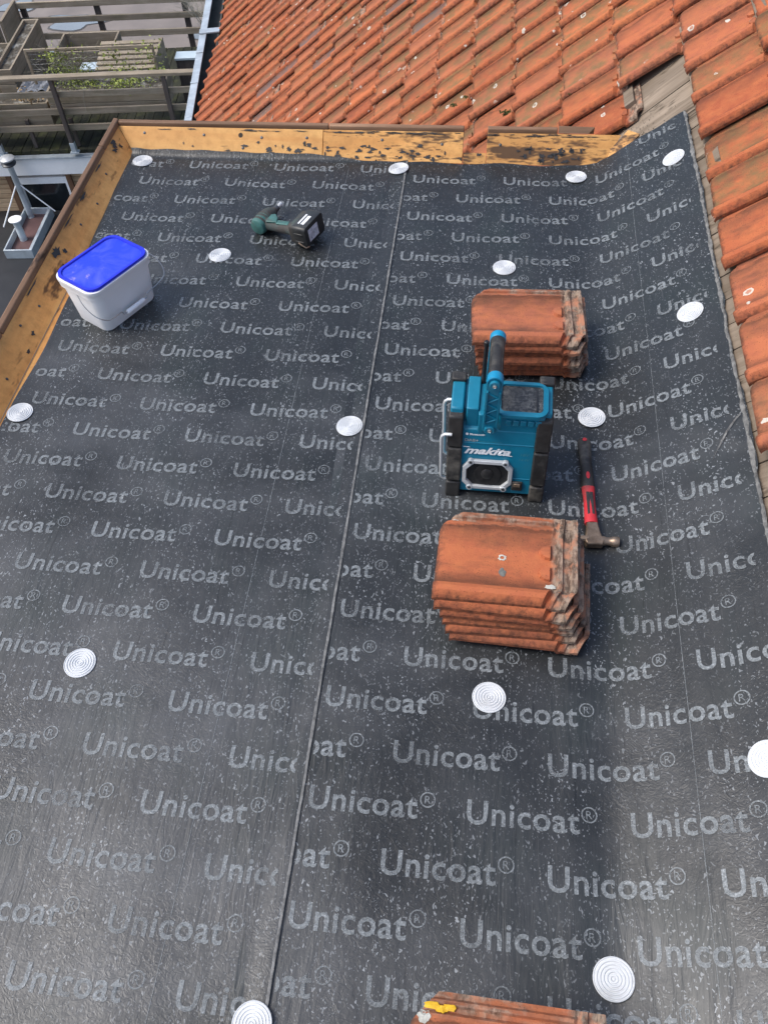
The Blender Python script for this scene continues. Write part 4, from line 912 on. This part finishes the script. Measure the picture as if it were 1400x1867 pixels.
fb = MB().lathe([(0.0036, 0.001), (0.0034, 0.0013)], 16, FB @ Matrix.Translation((-0.0765, 0.1955, 0))); fb.build('printed_badge', M['white_print'], rad)
rtext('DAB+', -0.081, 0.1735, 0.0078, 0.033, M['grey_print'], 0, 0.015, 'printed_word')
rtext('18V  14.4V  12Vmax  DIGITAL RADIO', -0.046, 0.1735, 0.0028, 0.055, M['faint_print'], 0, 0.0, 'printed_word')
rtext('18V', 0.056, 0.137, 0.0085, 0.022, M['faint_print'], 0.2, 0.0, 'printed_word'); rtext('14.4V', 0.054, 0.122, 0.0085, 0.025, M['faint_print'], 0.2, 0.0, 'printed_word')

# ------------------------------------------------------------------ hammer
hm = empty('claw_hammer', (0.590, -1.270, 0.0045), R(2.0)); tag(hm, 'hammer with black and red rubber handle, lying right of the radio', 'hammer')
def handle(mb, st, tw=1.0):
    rings = []
    for y, wd, hh in st:
        rings.append([(wd * math.cos(2 * math.pi * k / 16), y, 0.0145 + hh * math.sin(2 * math.pi * k / 16)) for k in range(16)])
    return loft(mb, rings)
handle(MB(), [(0.012, 0.008, 0.006), (0.008, 0.0145, 0.010), (-0.006, 0.0185, 0.012), (-0.035, 0.0165, 0.012), (-0.075, 0.0150, 0.0125), (-0.12, 0.0165, 0.013), (-0.152, 0.0175, 0.013), (-0.156, 0.0165, 0.0125)]).build('grip', M['rubber'], hm, True)
handle(MB(), [(-0.150, 0.016, 0.012), (-0.155, 0.0170, 0.0125), (-0.19, 0.0145, 0.012), (-0.225, 0.0150, 0.0125), (-0.262, 0.0165, 0.0125), (-0.268, 0.0165, 0.012)]).build('collar', M['red'], hm, True)
MB().lathe([(0.0055, 0.0), (0.0055, 0.0125), (0.0035, 0.0128), (0.003, 0.012)], 14, Matrix.Translation((0, 0.0, 0.0147))).build('hang_hole', M['red'], hm, True)
o = MB().lathe([(0.005, 0.0), (0.005, 0.0132), (0.001, 0.0138)], 14); o.v = [(x * 0.9, y * 2.3 - 0.122, z + 0.0147) for x, y, z in o.v]; o.build('red_inlay', M['red'], hm, True)
o = MB().box(-0.0085, 0.0085, -0.245, -0.175, 0.024, 0.0266); o.build('worn_label', M['rubber'], hm, bevel=0.001)
# head: cheek on the handle axis, poll to the right (+x), claw to the left (-x)
loft(MB(), [[(xx, -0.268 + sy, 0.0145 + sz) for xx, sy, sz in ring] for ring in
     [[(-0.012, 0, -0.011), (0.014, 0, -0.011), (0.014, 0, 0.011), (-0.012, 0, 0.011)], [(-0.016, -0.03, -0.012), (0.018, -0.03, -0.012), (0.018, -0.03, 0.012), (-0.016, -0.03, 0.012)], [(-0.020, -0.056, -0.012), (0.026, -0.056, -0.012), (0.026, -0.056, 0.012), (-0.020, -0.056, 0.012)], [(-0.016, -0.066, -0.010), (0.022, -0.066, -0.010), (0.022, -0.066, 0.010), (-0.016, -0.066, 0.010)]]]).build('head', M['steel'], hm, bevel=0.003)
MB().lathe([(0.0125, 0.0), (0.0115, 0.008), (0.0095, 0.016), (0.0100, 0.024), (0.0128, 0.028), (0.0132, 0.041), (0.0118, 0.044)], 20, Matrix.Translation((0.018, -0.318, 0.0155)) @ Matrix.Rotation(R(90), 4, 'Y') @ Matrix.Rotation(R(3), 4, 'X')).build('poll', M['steel'], hm, True)
for s in (-1, 1):
    MB().tube([(-0.012, -0.318 + 0.002, 0.0145 + s * 0.005), (-0.045, -0.316, 0.0145 + s * 0.007), (-0.078, -0.305, 0.0145 + s * 0.008)], [0.0085, 0.006, 0.002], 8).build('claw', M['steel'], hm, True)

# ------------------------------------------------------------------ cordless impact driver (lying on its side)
drv = empty('cordless_driver', (-0.448, -0.355, 0.0045), 0.0); tag(drv, 'worn teal and black cordless driver with battery, lying on the felt', 'power tool')
av = Vector((0.40, 0.915, 0.03)).normalized(); bv = Vector((0.955, -0.29, 0.10)); bv = (bv - av * bv.dot(av)).normalized(); nv = bv.cross(av).normalized()
if nv.z < 0: nv = -nv
DM = Matrix(((av.x, bv.x, nv.x, 0), (av.y, bv.y, nv.y, 0), (av.z, bv.z, nv.z, 0.030), (0, 0, 0, 1)))   # local: x axis of tool, y down the handle, z up
def dm(mb): mb.v = [tuple(DM @ Vector(v)) for v in mb.v]; return mb
ax = Matrix.Rotation(R(90), 4, 'Y')
dm(MB().lathe([(0.018, -0.047), (0.026, -0.043), (0.0295, -0.034), (0.0295, 0.006), (0.0285, 0.010)], 20, ax)).build('motor_housing', M['driver_teal'], drv, True)
for t in (-0.03, -0.012, 0.0): dm(MB().lathe([(0.0300, t), (0.0308, t + 0.002), (0.0308, t + 0.006), (0.0300, t + 0.008)], 20, ax)).build('housing_band', M['driver_grip'], drv, True)
dm(MB().lathe([(0.0285, 0.010), (0.0290, 0.014), (0.0265, 0.034), (0.0200, 0.048), (0.0140, 0.053), (0.0125, 0.062)], 20, ax)).build('hammer_case', M['driver_grip'], drv, True)
dm(MB().lathe([(0.0105, 0.060), (0.0105, 0.078), (0.0085, 0.080)], 16, ax)).build('chuck_sleeve', M['sooty'], drv, True)
dm(MB().lathe([(0.0045, 0.078), (0.0045, 0.088), (0.0078, 0.090), (0.0078, 0.102), (0.003, 0.106)], 12, ax)).build('bit', M['silver'], drv, True)
hr = []
for yy, xc, a, b in ((0.005, -0.012, 0.026, 0.024), (0.030, -0.010, 0.024, 0.020), (0.060, -0.013, 0.021, 0.0175), (0.095, -0.014, 0.020, 0.0175), (0.120, -0.010, 0.023, 0.020), (0.135, -0.004, 0.036, 0.027)):
    hr.append([(xc + a * math.cos(2 * math.pi * k / 16), yy, b * math.sin(2 * math.pi * k / 16)) for k in range(16)])
dm(loft(MB(), hr)).build('handle', M['driver_grip'], drv, True)
dm(MB().prism([(0.004, 0.026), (0.026, 0.030), (0.030, 0.046), (0.016, 0.058), (0.006, 0.052)], -0.007, 0.007, 'z')).build('trigger', M['black'], drv, bevel=0.003)
dm(MB().prism([(-0.030, 0.030), (0.012, 0.026), (0.020, 0.040), (0.004, 0.060), (-0.020, 0.072)], 0.0165, 0.0225, 'z')).build('side_panel', M['driver_teal'], drv, bevel=0.003)
dm(MB().prism([(-0.026, 0.070), (-0.006, 0.066), (0.000, 0.112), (-0.020, 0.116)], 0.0150, 0.0200, 'z')).build('side_panel', M['driver_teal'], drv, bevel=0.003)
bm_ = MB(); loft(bm_, [[(x, y, z) for x, z in rrect(-0.042, 0.056, -0.032, 0.034, 0.010, 3)] for y in (0.134, 0.152)]); dm(bm_).build('battery_foot', M['driver_grip'], drv, bevel=0.002)
bm_ = MB(); loft(bm_, [[(x * s_ + 0.006, y, z * s_ + 0.001) for x, z in rrect(-0.056, 0.056, -0.034, 0.038, 0.011, 3)] for y, s_ in ((0.1525, 0.97), (0.158, 1.0), (0.196, 1.0), (0.203, 0.95))]); bat = dm(bm_).build('battery', M['battery'], drv, True)
for z0 in (-0.016, 0.012): dm(MB().box(-0.0525, -0.048, 0.160, 0.194, z0, z0 + 0.006)).build('battery_rib', M['battery'], bat, bevel=0.0015)
dm(MB().box(-0.030, 0.024, 0.2032, 0.2040, -0.020, 0.022)).build('battery_label', M['label'], bat)
dm(MB().box(-0.026, 0.028, 0.164, 0.170, 0.0388, 0.0396)).build('printed_stripe', M['white_print'], bat)
dm(MB().box(-0.026, 0.022, 0.176, 0.188, 0.0388, 0.0396)).build('printed_stripe', M['white_print'], bat)
dm(MB().tube([(-0.040, 0.205, -0.030), (-0.056, 0.203, -0.026), (-0.060, 0.19, -0.016), (-0.056, 0.176, -0.012)], 0.0022, 6)).build('belt_hook', M['steel'], drv, True)

# ------------------------------------------------------------------ neighbouring terrace, lower left
PHI = R(5.89); TB = Vector((-4.642, 6.318, 0.0)); DV = Vector((math.cos(PHI), math.sin(PHI), 0)); NV = Vector((-math.sin(PHI), math.cos(PHI), 0))
def TT(s, o, z): return TB + DV * s + NV * o + Vector((0, 0, z))
def tobj(name, s, o, z, label=None, cat=None, group=None):
    e = empty(name, TT(s, o, z), PHI)
    if label: tag(e, label, cat, group)
    return e
# lower roofs
ext = tobj('neighbour_extension', 0, 0, -4.5, 'low timber clad extension with white fascia and window below the terrace', 'building')
MB().box(-6, 2.2, 0.14, 1.35, -3.0, 0.70).build('wall', M['wall'], ext)
for q in range(9):
    MB().box(-6, -0.885, 0.06, 0.139, -0.02 + q * 0.066, 0.040 + q * 0.066).build('cladding_board', M['clad'], ext, bevel=0.004)
    MB().box(-0.185, 2.2, 0.06, 0.139, -0.02 + q * 0.066, 0.040 + q * 0.066).build('cladding_board', M['clad'], ext, bevel=0.004)
MB().box(-0.884, -0.186, 0.06, 0.139, 0.475, 0.574).build('cladding_board', M['clad'], ext, bevel=0.004)
for s_ in (-0.95, -0.205): MB().box(s_ - 0.03, s_ + 0.03, 0.02, 0.059, -0.05, 0.572).build('cladding_batten', M['clad_dark'], ext)
wf = MB(); wf.box(-0.91, -0.83, 0.03, 0.10, -0.3, 0.462); wf.box(-0.27, -0.205, 0.03, 0.10, -0.3, 0.462); wf.box(-0.829, -0.271, 0.03, 0.10, 0.375, 0.462)
win = wf.build('window', M['white'], ext, bevel=0.004); MB().box(-0.829, -0.271, 0.07, 0.09, -0.3, 0.374).build('pane', M['glass'], win)
MB().box(-6, 2.2, -0.005, 0.055, 0.515, 0.725).build('fascia', M['white'], ext, bevel=0.003)
MB().box(-6, 2.2, -0.02, 0.059, 0.726, 0.745).build('fascia_cap', M['zinc'], ext)
deck_e = tobj('terrace_deck', 0, 0, -3.7, 'dark mossy wooden terrace deck behind the white fascia', 'deck')
for q in range(40):
    MB().box(-2.4 + q * 0.115, -2.4 + q * 0.115 + 0.108, 0.062, 2.6, -0.05 + (q % 3) * 0.002, -0.012 + (q % 3) * 0.002).build('deck_plank', M['moss_wood'], deck_e)
tag(MB().box(-14, -2.75, -2, 6.30, -4.62, -4.5).build('low_roof', M['dark_roof']), kind='structure')
back = MB().box(-3.5, 40, 2.7, 40, -0.12, 0.0).build('back_roof', M['brown_roof']); back.location = TT(-6, 0, -4.1); back.rotation_euler = (0, 0, PHI); tag(back, kind='structure')
def puddle(s, o, a, b, seed):
    rr = random.Random(seed); k = 26; ph = rr.uniform(0, 6)
    for nm, sc, z, mt in (('puddle_rim', 1.10, 0.004, 'puddle_rim'), ('puddle', 1.0, 0.008, 'water')):
        vs = []
        for i in range(k):
            t = 2 * math.pi * i / k; f_ = 1 + 0.22 * math.sin(3 * t + ph) + 0.13 * math.sin(5 * t + ph * 2)
            vs.append((a * sc * f_ * math.cos(t), b * sc * f_ * math.sin(t), 0))
        ob = MB().add(vs, [tuple(range(k))]).build(nm, M[mt]); ob.location = TT(s, o, -4.1 + z); ob.rotation_euler = (0, 0, PHI); tag(ob, kind='structure')
puddle(-1.15, 4.45, 0.42, 0.26, 1); puddle(-1.35, 3.45, 0.20, 0.16, 2); puddle(0.98, 3.85, 0.26, 0.14, 3); puddle(0.92, 3.10, 0.30, 0.14, 4); puddle(-2.2, 5.1, 0.3, 0.2, 5)
# front balustrade
fen = tobj('terrace_railing', 0, 0, -3.7, 'weathered grey wooden railing with four rails at the terrace edge', 'railing')
MB().box(-2.0, 1.95, -0.03, 0.055, 0.862, 0.897).build('rail', M['grey_wood'], fen, bevel=0.004)
for z0, z1 in ((0.640, 0.705), (0.438, 0.508), (0.245, 0.315)): MB().box(-2.0, 1.95, 0.030, 0.058, z0, z1).build('rail', M['grey_wood'], fen, bevel=0.003)
for s_ in (-0.88, 0.0, 1.27):
    p_ = MB().box(s_ - 0.024, s_ + 0.024, -0.022, 0.028, 0.10, 0.861).build('post', M['dark_wood'], fen, bevel=0.003)
    MB().box(s_ - 0.028, s_ + 0.028, -0.026, 0.029, 0.0, 0.12).build('post_shoe', M['zinc'], p_, bevel=0.002); MB().box(s_ - 0.05, s_ + 0.05, -0.035, 0.04, -0.012, 0.004).build('base_plate', M['zinc'], p_)
for s_ in (-0.5, 0.02): MB().box(s_ - 0.02, s_ + 0.02, 0.12, 0.16, 0.0, 0.34).build('rear_prop', M['dark_wood'], fen)
# planters on the terrace
def planter(name, s0, s1, o0, o1, z0, z1, label, boards=2, soil=True, wood='grey_wood', shrink=0.02):
    e = tobj(name, s0, o0, z0, label, 'planter', 'wooden planters on the terrace'); L, D, H = s1 - s0, o1 - o0, z1 - z0; bh = H / boards
    for q in range(boards):
        MB().box(0, L, 0, 0.022, q * bh + 0.002, (q + 1) * bh - 0.004).build('board', M[wood], e, bevel=0.003); MB().box(0, L, D - 0.022, D, q * bh + 0.002, (q + 1) * bh - 0.004).build('board', M[wood], e, bevel=0.003)
        for a in (0.0, L - 0.022): MB().box(a + (0.001 if a else -0.001), a + 0.022, 0.0225, D - 0.0225, q * bh + 0.002, (q + 1) * bh - 0.004).build('board', M['grey_wood_y'], e)
    if soil: MB().box(0.0225, L - 0.0225, 0.0225, D - 0.0225, 0.0, H - 0.05).build('soil', M['soil'], e)
    return e
pl1 = planter('planter', -0.17, 1.20, 0.15, 0.62, -3.33, -3.06, 'long grey wooden planter with gravel behind the railing', 2)
pl2 = planter('planter', -1.5, -0.20, 0.16, 0.40, -3.46, -3.18, 'low planter holding dry leaves behind the left railing', 2)
pl3 = planter('planter', -0.95, -0.74, 0.75, 2.1, -3.6, -3.06, 'tall planter running back from the left railing', 3)
pl4 = planter('planter', -1.5, -1.0, 0.85, 1.6, -3.6, -3.12, 'planter with a green grass tuft at the left edge', 3)
pl5 = planter('planter', -0.55, 0.20, 1.75, 2.3, -3.75, -3.33, 'empty grey wooden box before the back railing', 2, soil=False)
# shiny sheet between planters
mb = MB(); n_ = 14; vs = []
rr = random.Random(3)
for i in range(n_):
    for j in range(6): vs.append((-0.62 + i * 0.045, 0.42 + j * 0.07, -3.17 + 0.02 * math.sin(i * 2.1) + rr.uniform(-0.012, 0.012) - j * 0.004))
mb.add(vs, [(i * 6 + j, (i + 1) * 6 + j, (i + 1) * 6 + j + 1, i * 6 + j + 1) for i in range(n_ - 1) for j in range(5)])
ob = mb.build('plastic_sheet', M['tarp'], None, True); ob.location = TT(0, 0, 0); ob.rotation_euler = (0, 0, PHI); tag(ob, 'crumpled shiny plastic sheet on the low planter', 'plastic sheet')
# slatted grey panel lying behind the right of the railing
sp_ = tobj('slatted_panel', 0.30, 0.66, -3.10, 'grey slatted wooden panel behind the trellis', 'panel')
for q in range(6): MB().box(0, 0.72, q * 0.088, q * 0.088 + 0.076, 0.02 + q * 0.018, 0.042 + q * 0.018).build('slat', M['grey_wood'], sp_, bevel=0.004)
MB().box(0.722, 0.745, -0.005, 0.55, -0.42, 0.14).build('end_board', M['grey_wood_y'], sp_)
# trellis with climber
tr = tobj('trellis', 0, 0.45, -3.7, 'pale wooden trellis frame with wire netting above the planter', 'trellis')
ts0, ts1, tz0, tz1 = -0.37, 1.12, 0.60, 0.99
to_ = 0.0
MB().box(ts0, ts1, -0.012, 0.012, tz1 - 0.022, tz1 + 0.006).build('frame_bar', M['grey_wood'], tr, bevel=0.003)
MB().box(ts0, ts0 + 0.026, -0.013, 0.013, tz0, tz1 - 0.023).build('frame_bar', M['grey_wood'], tr, bevel=0.003)
MB().box(ts1 - 0.026, ts1, -0.013, 0.013, tz0, tz1 - 0.023).build('frame_bar', M['grey_wood'], tr, bevel=0.003)
mb = MB()
for q in range(1, 24): x = ts0 + (ts1 - ts0) * q / 24; mb.tube([(x, 0, tz0), (x, 0, tz1 - 0.02)], 0.0008, 4)
for q in range(1, 7): z = tz0 + (tz1 - tz0) * q / 7; mb.tube([(ts0, 0.002, z), (ts1, 0.002, z)], 0.0008, 4)
mb.build('wire_netting', M['wire'], tr)
def leaves(mb, c, sp, n, size, rr):
    for _ in range(n):
        p = Vector((rr.gauss(c[0], sp[0]), rr.gauss(c[1], sp[1]), rr.gauss(c[2], sp[2]))); u = Vector((rr.gauss(0, 1), rr.gauss(0, 1), rr.gauss(0, 1))).normalized(); v = u.orthogonal().normalized(); s_ = size * rr.uniform(0.5, 1.3)
        mb.add([p - u * s_, p + v * s_ * 0.5, p + u * s_, p - v * s_ * 0.5], [(0, 1, 2), (0, 2, 3)])
def twigs(mb, c, sp, n, ln, rr, r0=0.0022):
    for _ in range(n):
        p = Vector((rr.gauss(c[0], sp[0]), rr.gauss(c[1], sp[1]), rr.gauss(c[2], sp[2]))); d = Vector((rr.gauss(0, 1), rr.gauss(0, 0.4), rr.gauss(0.1, 0.8))).normalized() * ln * rr.uniform(0.5, 1.2)
        mb.tube([p, p + d * 0.5 + Vector((rr.gauss(0, 0.02), rr.gauss(0, 0.02), rr.gauss(0, 0.02))), p + d], [r0, r0 * 0.8, r0 * 0.4], 4)
rr = random.Random(77)
vine = tobj('climbing_plant', 0, 0.45, -3.7, 'thin climbing plant with yellow-green leaves tangled in the trellis', 'plant')
mb = MB()
for cx_, cz_, n_ in ((-0.02, 0.74, 70), (0.2, 0.78, 70), (0.05, 0.88, 50), (0.75, 0.78, 24), (0.95, 0.9, 14)): twigs(mb, (cx_, 0, cz_), (0.13, 0.03, 0.08), n_, 0.18, rr, 0.0018)
for pts in (((0.42, -0.1, 0.70), (0.36, -0.40, 0.80), (0.30, -0.44, 0.62), (0.29, -0.45, 0.48)), ((0.85, 0.0, 0.80), (0.95, -0.2, 0.72), (1.0, -0.3, 0.6))): mb.tube(pts, 0.003, 5)
mb.build('stem', M['twig'], vine)
mb = MB()
for cx_, cz_, n_ in ((-0.05, 0.72, 170), (0.15, 0.68, 190), (0.28, 0.68, 150), (0.02, 0.86, 90), (-0.1, 0.93, 60), (0.2, 0.92, 50), (0.62, 0.92, 70), (0.66, 0.70, 90), (0.85, 0.70, 60), (1.05, 0.95, 70), (1.1, 0.72, 60)): leaves(mb, (cx_, 0, cz_), (0.08, 0.035, 0.055), n_, 0.019, rr)
mb.build('leaf_cluster', M['leaf'], vine)
def patch(name, s, o, z, sp, n, size, mat, label):
    e = tobj(name, s, o, z, label, 'plant'); mb = MB(); leaves(mb, (0, 0, 0.02), sp, n, size, rr); mb.build('leaf_cluster', M[mat], e); mb = MB(); twigs(mb, (0, 0, 0), (sp[0], sp[1], 0.01), 14, 0.09, rr, 0.0016); mb.build('stem', M['twig'], e)
patch('low_plant', 0.72, 0.30, -3.07, (0.15, 0.07, 0.03), 320, 0.016, 'leaf', 'yellow-green low plant in the gravel planter')
patch('low_plant', 0.25, 0.28, -3.07, (0.18, 0.06, 0.02), 220, 0.014, 'leaf', 'sparse green weeds in the gravel planter')
patch('dry_plant', -0.42, 0.26, -3.18, (0.08, 0.05, 0.04), 140, 0.017, 'leaf_dry', 'heap of dry brown leaves in the low planter')
# grass tuft
gt = tobj('grass_tuft', -1.12, 1.20, -3.16, 'bright green grass tuft in the left planter', 'plant'); mb = MB()
for q in range(260):
    a = rr.uniform(0, 6.28); r0 = abs(rr.gauss(0, 0.05)); p = Vector((r0 * math.cos(a), r0 * math.sin(a), 0)); h = rr.uniform(0.12, 0.26); t = p + Vector((math.cos(a) * h * 0.5, math.sin(a) * h * 0.5, h)); sd_ = Vector((-math.sin(a), math.cos(a), 0)) * 0.003
    mb.add([p - sd_, p + sd_, (p + t) / 2 + Vector((0, 0, 0.03)) + sd_ * 0.8, (p + t) / 2 + Vector((0, 0, 0.03)) - sd_ * 0.8, t], [(0, 1, 2, 3), (3, 2, 4)])
mb.build('blade_cluster', M['grass'], gt)
# back balustrade
bf = tobj('back_railing', 0, 3.0, -4.1, 'weathered grey wooden railing at the far side of the terrace', 'railing')
for z0, z1 in ((0.80, 0.875), (0.60, 0.675), (0.385, 0.465)): MB().box(-1.36, 2.6, 0, 0.035, z0, z1).build('rail', M['grey_wood'], bf, bevel=0.003)
for s_ in (-1.30, -0.27, 0.95, 2.1): MB().box(s_ - 0.035, s_ + 0.035, 0.0355, 0.095, 0.0, 0.82).build('post', M['dark_wood'], bf)
MB().box(-1.40, -1.361, -0.6, 0.05, 0.0, 0.90).build('corner_post', M['grey_wood_y'], bf)
# side fence at far left with boards
sf = tobj('side_fence', -1.75, 1.2, -3.9, 'grey board fence closing the terrace on the far left', 'fence')
for q in range(16): MB().box(-0.02, 0.02, q * 0.12, q * 0.12 + 0.112, 0, 0.86).build('fence_board', M['grey_wood_y'], sf)
# small roof boxes
for (s_, o_, z_, w_, d_, h_, lab, mt) in ((0.02, 0.95, -3.70, 0.20, 0.16, 0.52, 'small pale glazed box behind the climbing plant', 'blue_box'), (1.18, 1.05, -3.72, 0.5, 0.16, 0.58, 'pale blue topped box by the gutter', 'blue_box')):
    e = tobj('storage_box', s_, o_, z_, lab, 'box'); MB().box(0, w_, 0, d_, 0, h_ - 0.03).build('case', M['dark_wood'], e, bevel=0.004); MB().box(-0.01, w_ + 0.01, -0.01, d_ + 0.01, h_ - 0.029, h_).build('cover', M[mt], e, bevel=0.004)
e = tobj('vent_box', -0.55, 3.3, -4.1, 'small black vent on the brown roof behind the railing', 'vent'); MB().prism([(-0.06, 0), (0.06, 0), (0.05, 0.16), (-0.05, 0.16)], 0, 0.10, 'y').build('hood', M['black'], e, bevel=0.006); MB().box(-0.09, 0.09, -0.04, 0.14, -0.002, 0.012).build('flange', M['black'], e)
lp_ = tobj('loose_plank', 1.42, 0.25, -3.45, 'pale loose plank leaning behind the railing near the gutter', 'plank'); pk = MB().box(-0.06, 0.06, -0.30, 0.30, 0, 0.02).build('board', M['clad'], lp_); pk.rotation_euler = (R(35), 0, R(-20))
# bare shrub near the gutter
bs = tobj('bare_shrub', 1.35, 2.2, -4.05, 'leafless twiggy shrub beside the gutter', 'plant'); mb = MB(); rs = random.Random(31)
def grow(p, d, l, r0, n):
    q = p + d * l; mb.tube([p, (p + q) / 2 + Vector((rs.gauss(0, 0.02), rs.gauss(0, 0.02), 0)) * l * 3, q], [r0, r0 * 0.85, r0 * 0.65], 5)
    if n > 0:
        for _ in range(3): grow(q, (d + Vector((rs.gauss(0, 0.42), rs.gauss(0, 0.42), rs.gauss(0.1, 0.25)))).normalized(), l * rs.uniform(0.6, 0.85), r0 * 0.62, n - 1)
for q in range(3): grow(Vector((rs.gauss(0, 0.03), rs.gauss(0, 0.03), 0)), Vector((rs.gauss(0, 0.15), rs.gauss(0, 0.15), 1)).normalized(), 0.42, 0.008, 4)
mb.build('branch', M['twig'], bs)

# ------------------------------------------------------------------ flue tray and pipes on the low roof
ft = empty('flue_tray', (-5.27, 5.30, -4.5), R(4)); tag(ft, 'zinc edged tray with mauve membrane around the flue pipes', 'roof curb')
MB().box(-0.14, 0.15, 0.021, 0.86, 0.0, 0.035).build('membrane', M['mauve'], ft)
MB().box(-0.16, 0.19, 0.0, 0.02, 0.0, 0.12).build('tray_wall', M['zinc'], ft, bevel=0.004); MB().box(-0.16, 0.19, 0.861, 0.88, 0.0, 0.12).build('tray_wall', M['zinc'], ft, bevel=0.004)
MB().box(0.151, 0.19, 0.0205, 0.8605, 0.0, 0.12).build('tray_wall', M['zinc'], ft, bevel=0.004); MB().box(-0.16, -0.141, 0.0205, 0.8605, 0.0, 0.12).build('tray_wall', M['zinc'], ft, bevel=0.004)
f1 = empty('flue_pipe', (-5.41, 6.10, -4.47), 0); tag(f1, 'tall grey flue pipe with round cap and white stays', 'flue pipe', 'flue pipes on the low roof')
MB().lathe([(0.042, 0.0), (0.040, 0.01), (0.036, 0.012), (0.036, 0.72), (0.038, 0.725)], 18).build('pipe', M['zinc'], f1, True)
MB().lathe([(0.036, 0.715), (0.085, 0.72), (0.09, 0.735), (0.055, 0.76), (0.05, 0.78)], 22).build('cowl', M['sooty'], f1, True); MB().lathe([(0.03, 0.782), (0.088, 0.784), (0.09, 0.80), (0.05, 0.822), (0.005, 0.83)], 22).build('cap', M['silver'], f1, True)
for dx, dy in ((0.34, 0.02), (-0.20, -0.34)): MB().tube([(0, 0, 0.48), (dx, dy, 0.08)], 0.008, 6).build('stay', M['white'], f1, True)
f2 = empty('flue_pipe', (-5.33, 5.63, -4.47), 0); tag(f2, 'short grey vent pipe with flat white cap on the tray', 'flue pipe', 'flue pipes on the low roof')
MB().lathe([(0.048, 0.0), (0.043, 0.01), (0.043, 0.27), (0.040, 0.275)], 18).build('pipe', M['zinc'], f2, True); MB().lathe([(0.04, 0.276), (0.078, 0.28), (0.08, 0.292), (0.04, 0.302), (0.003, 0.305)], 22).build('cap', M['white'], f2, True)
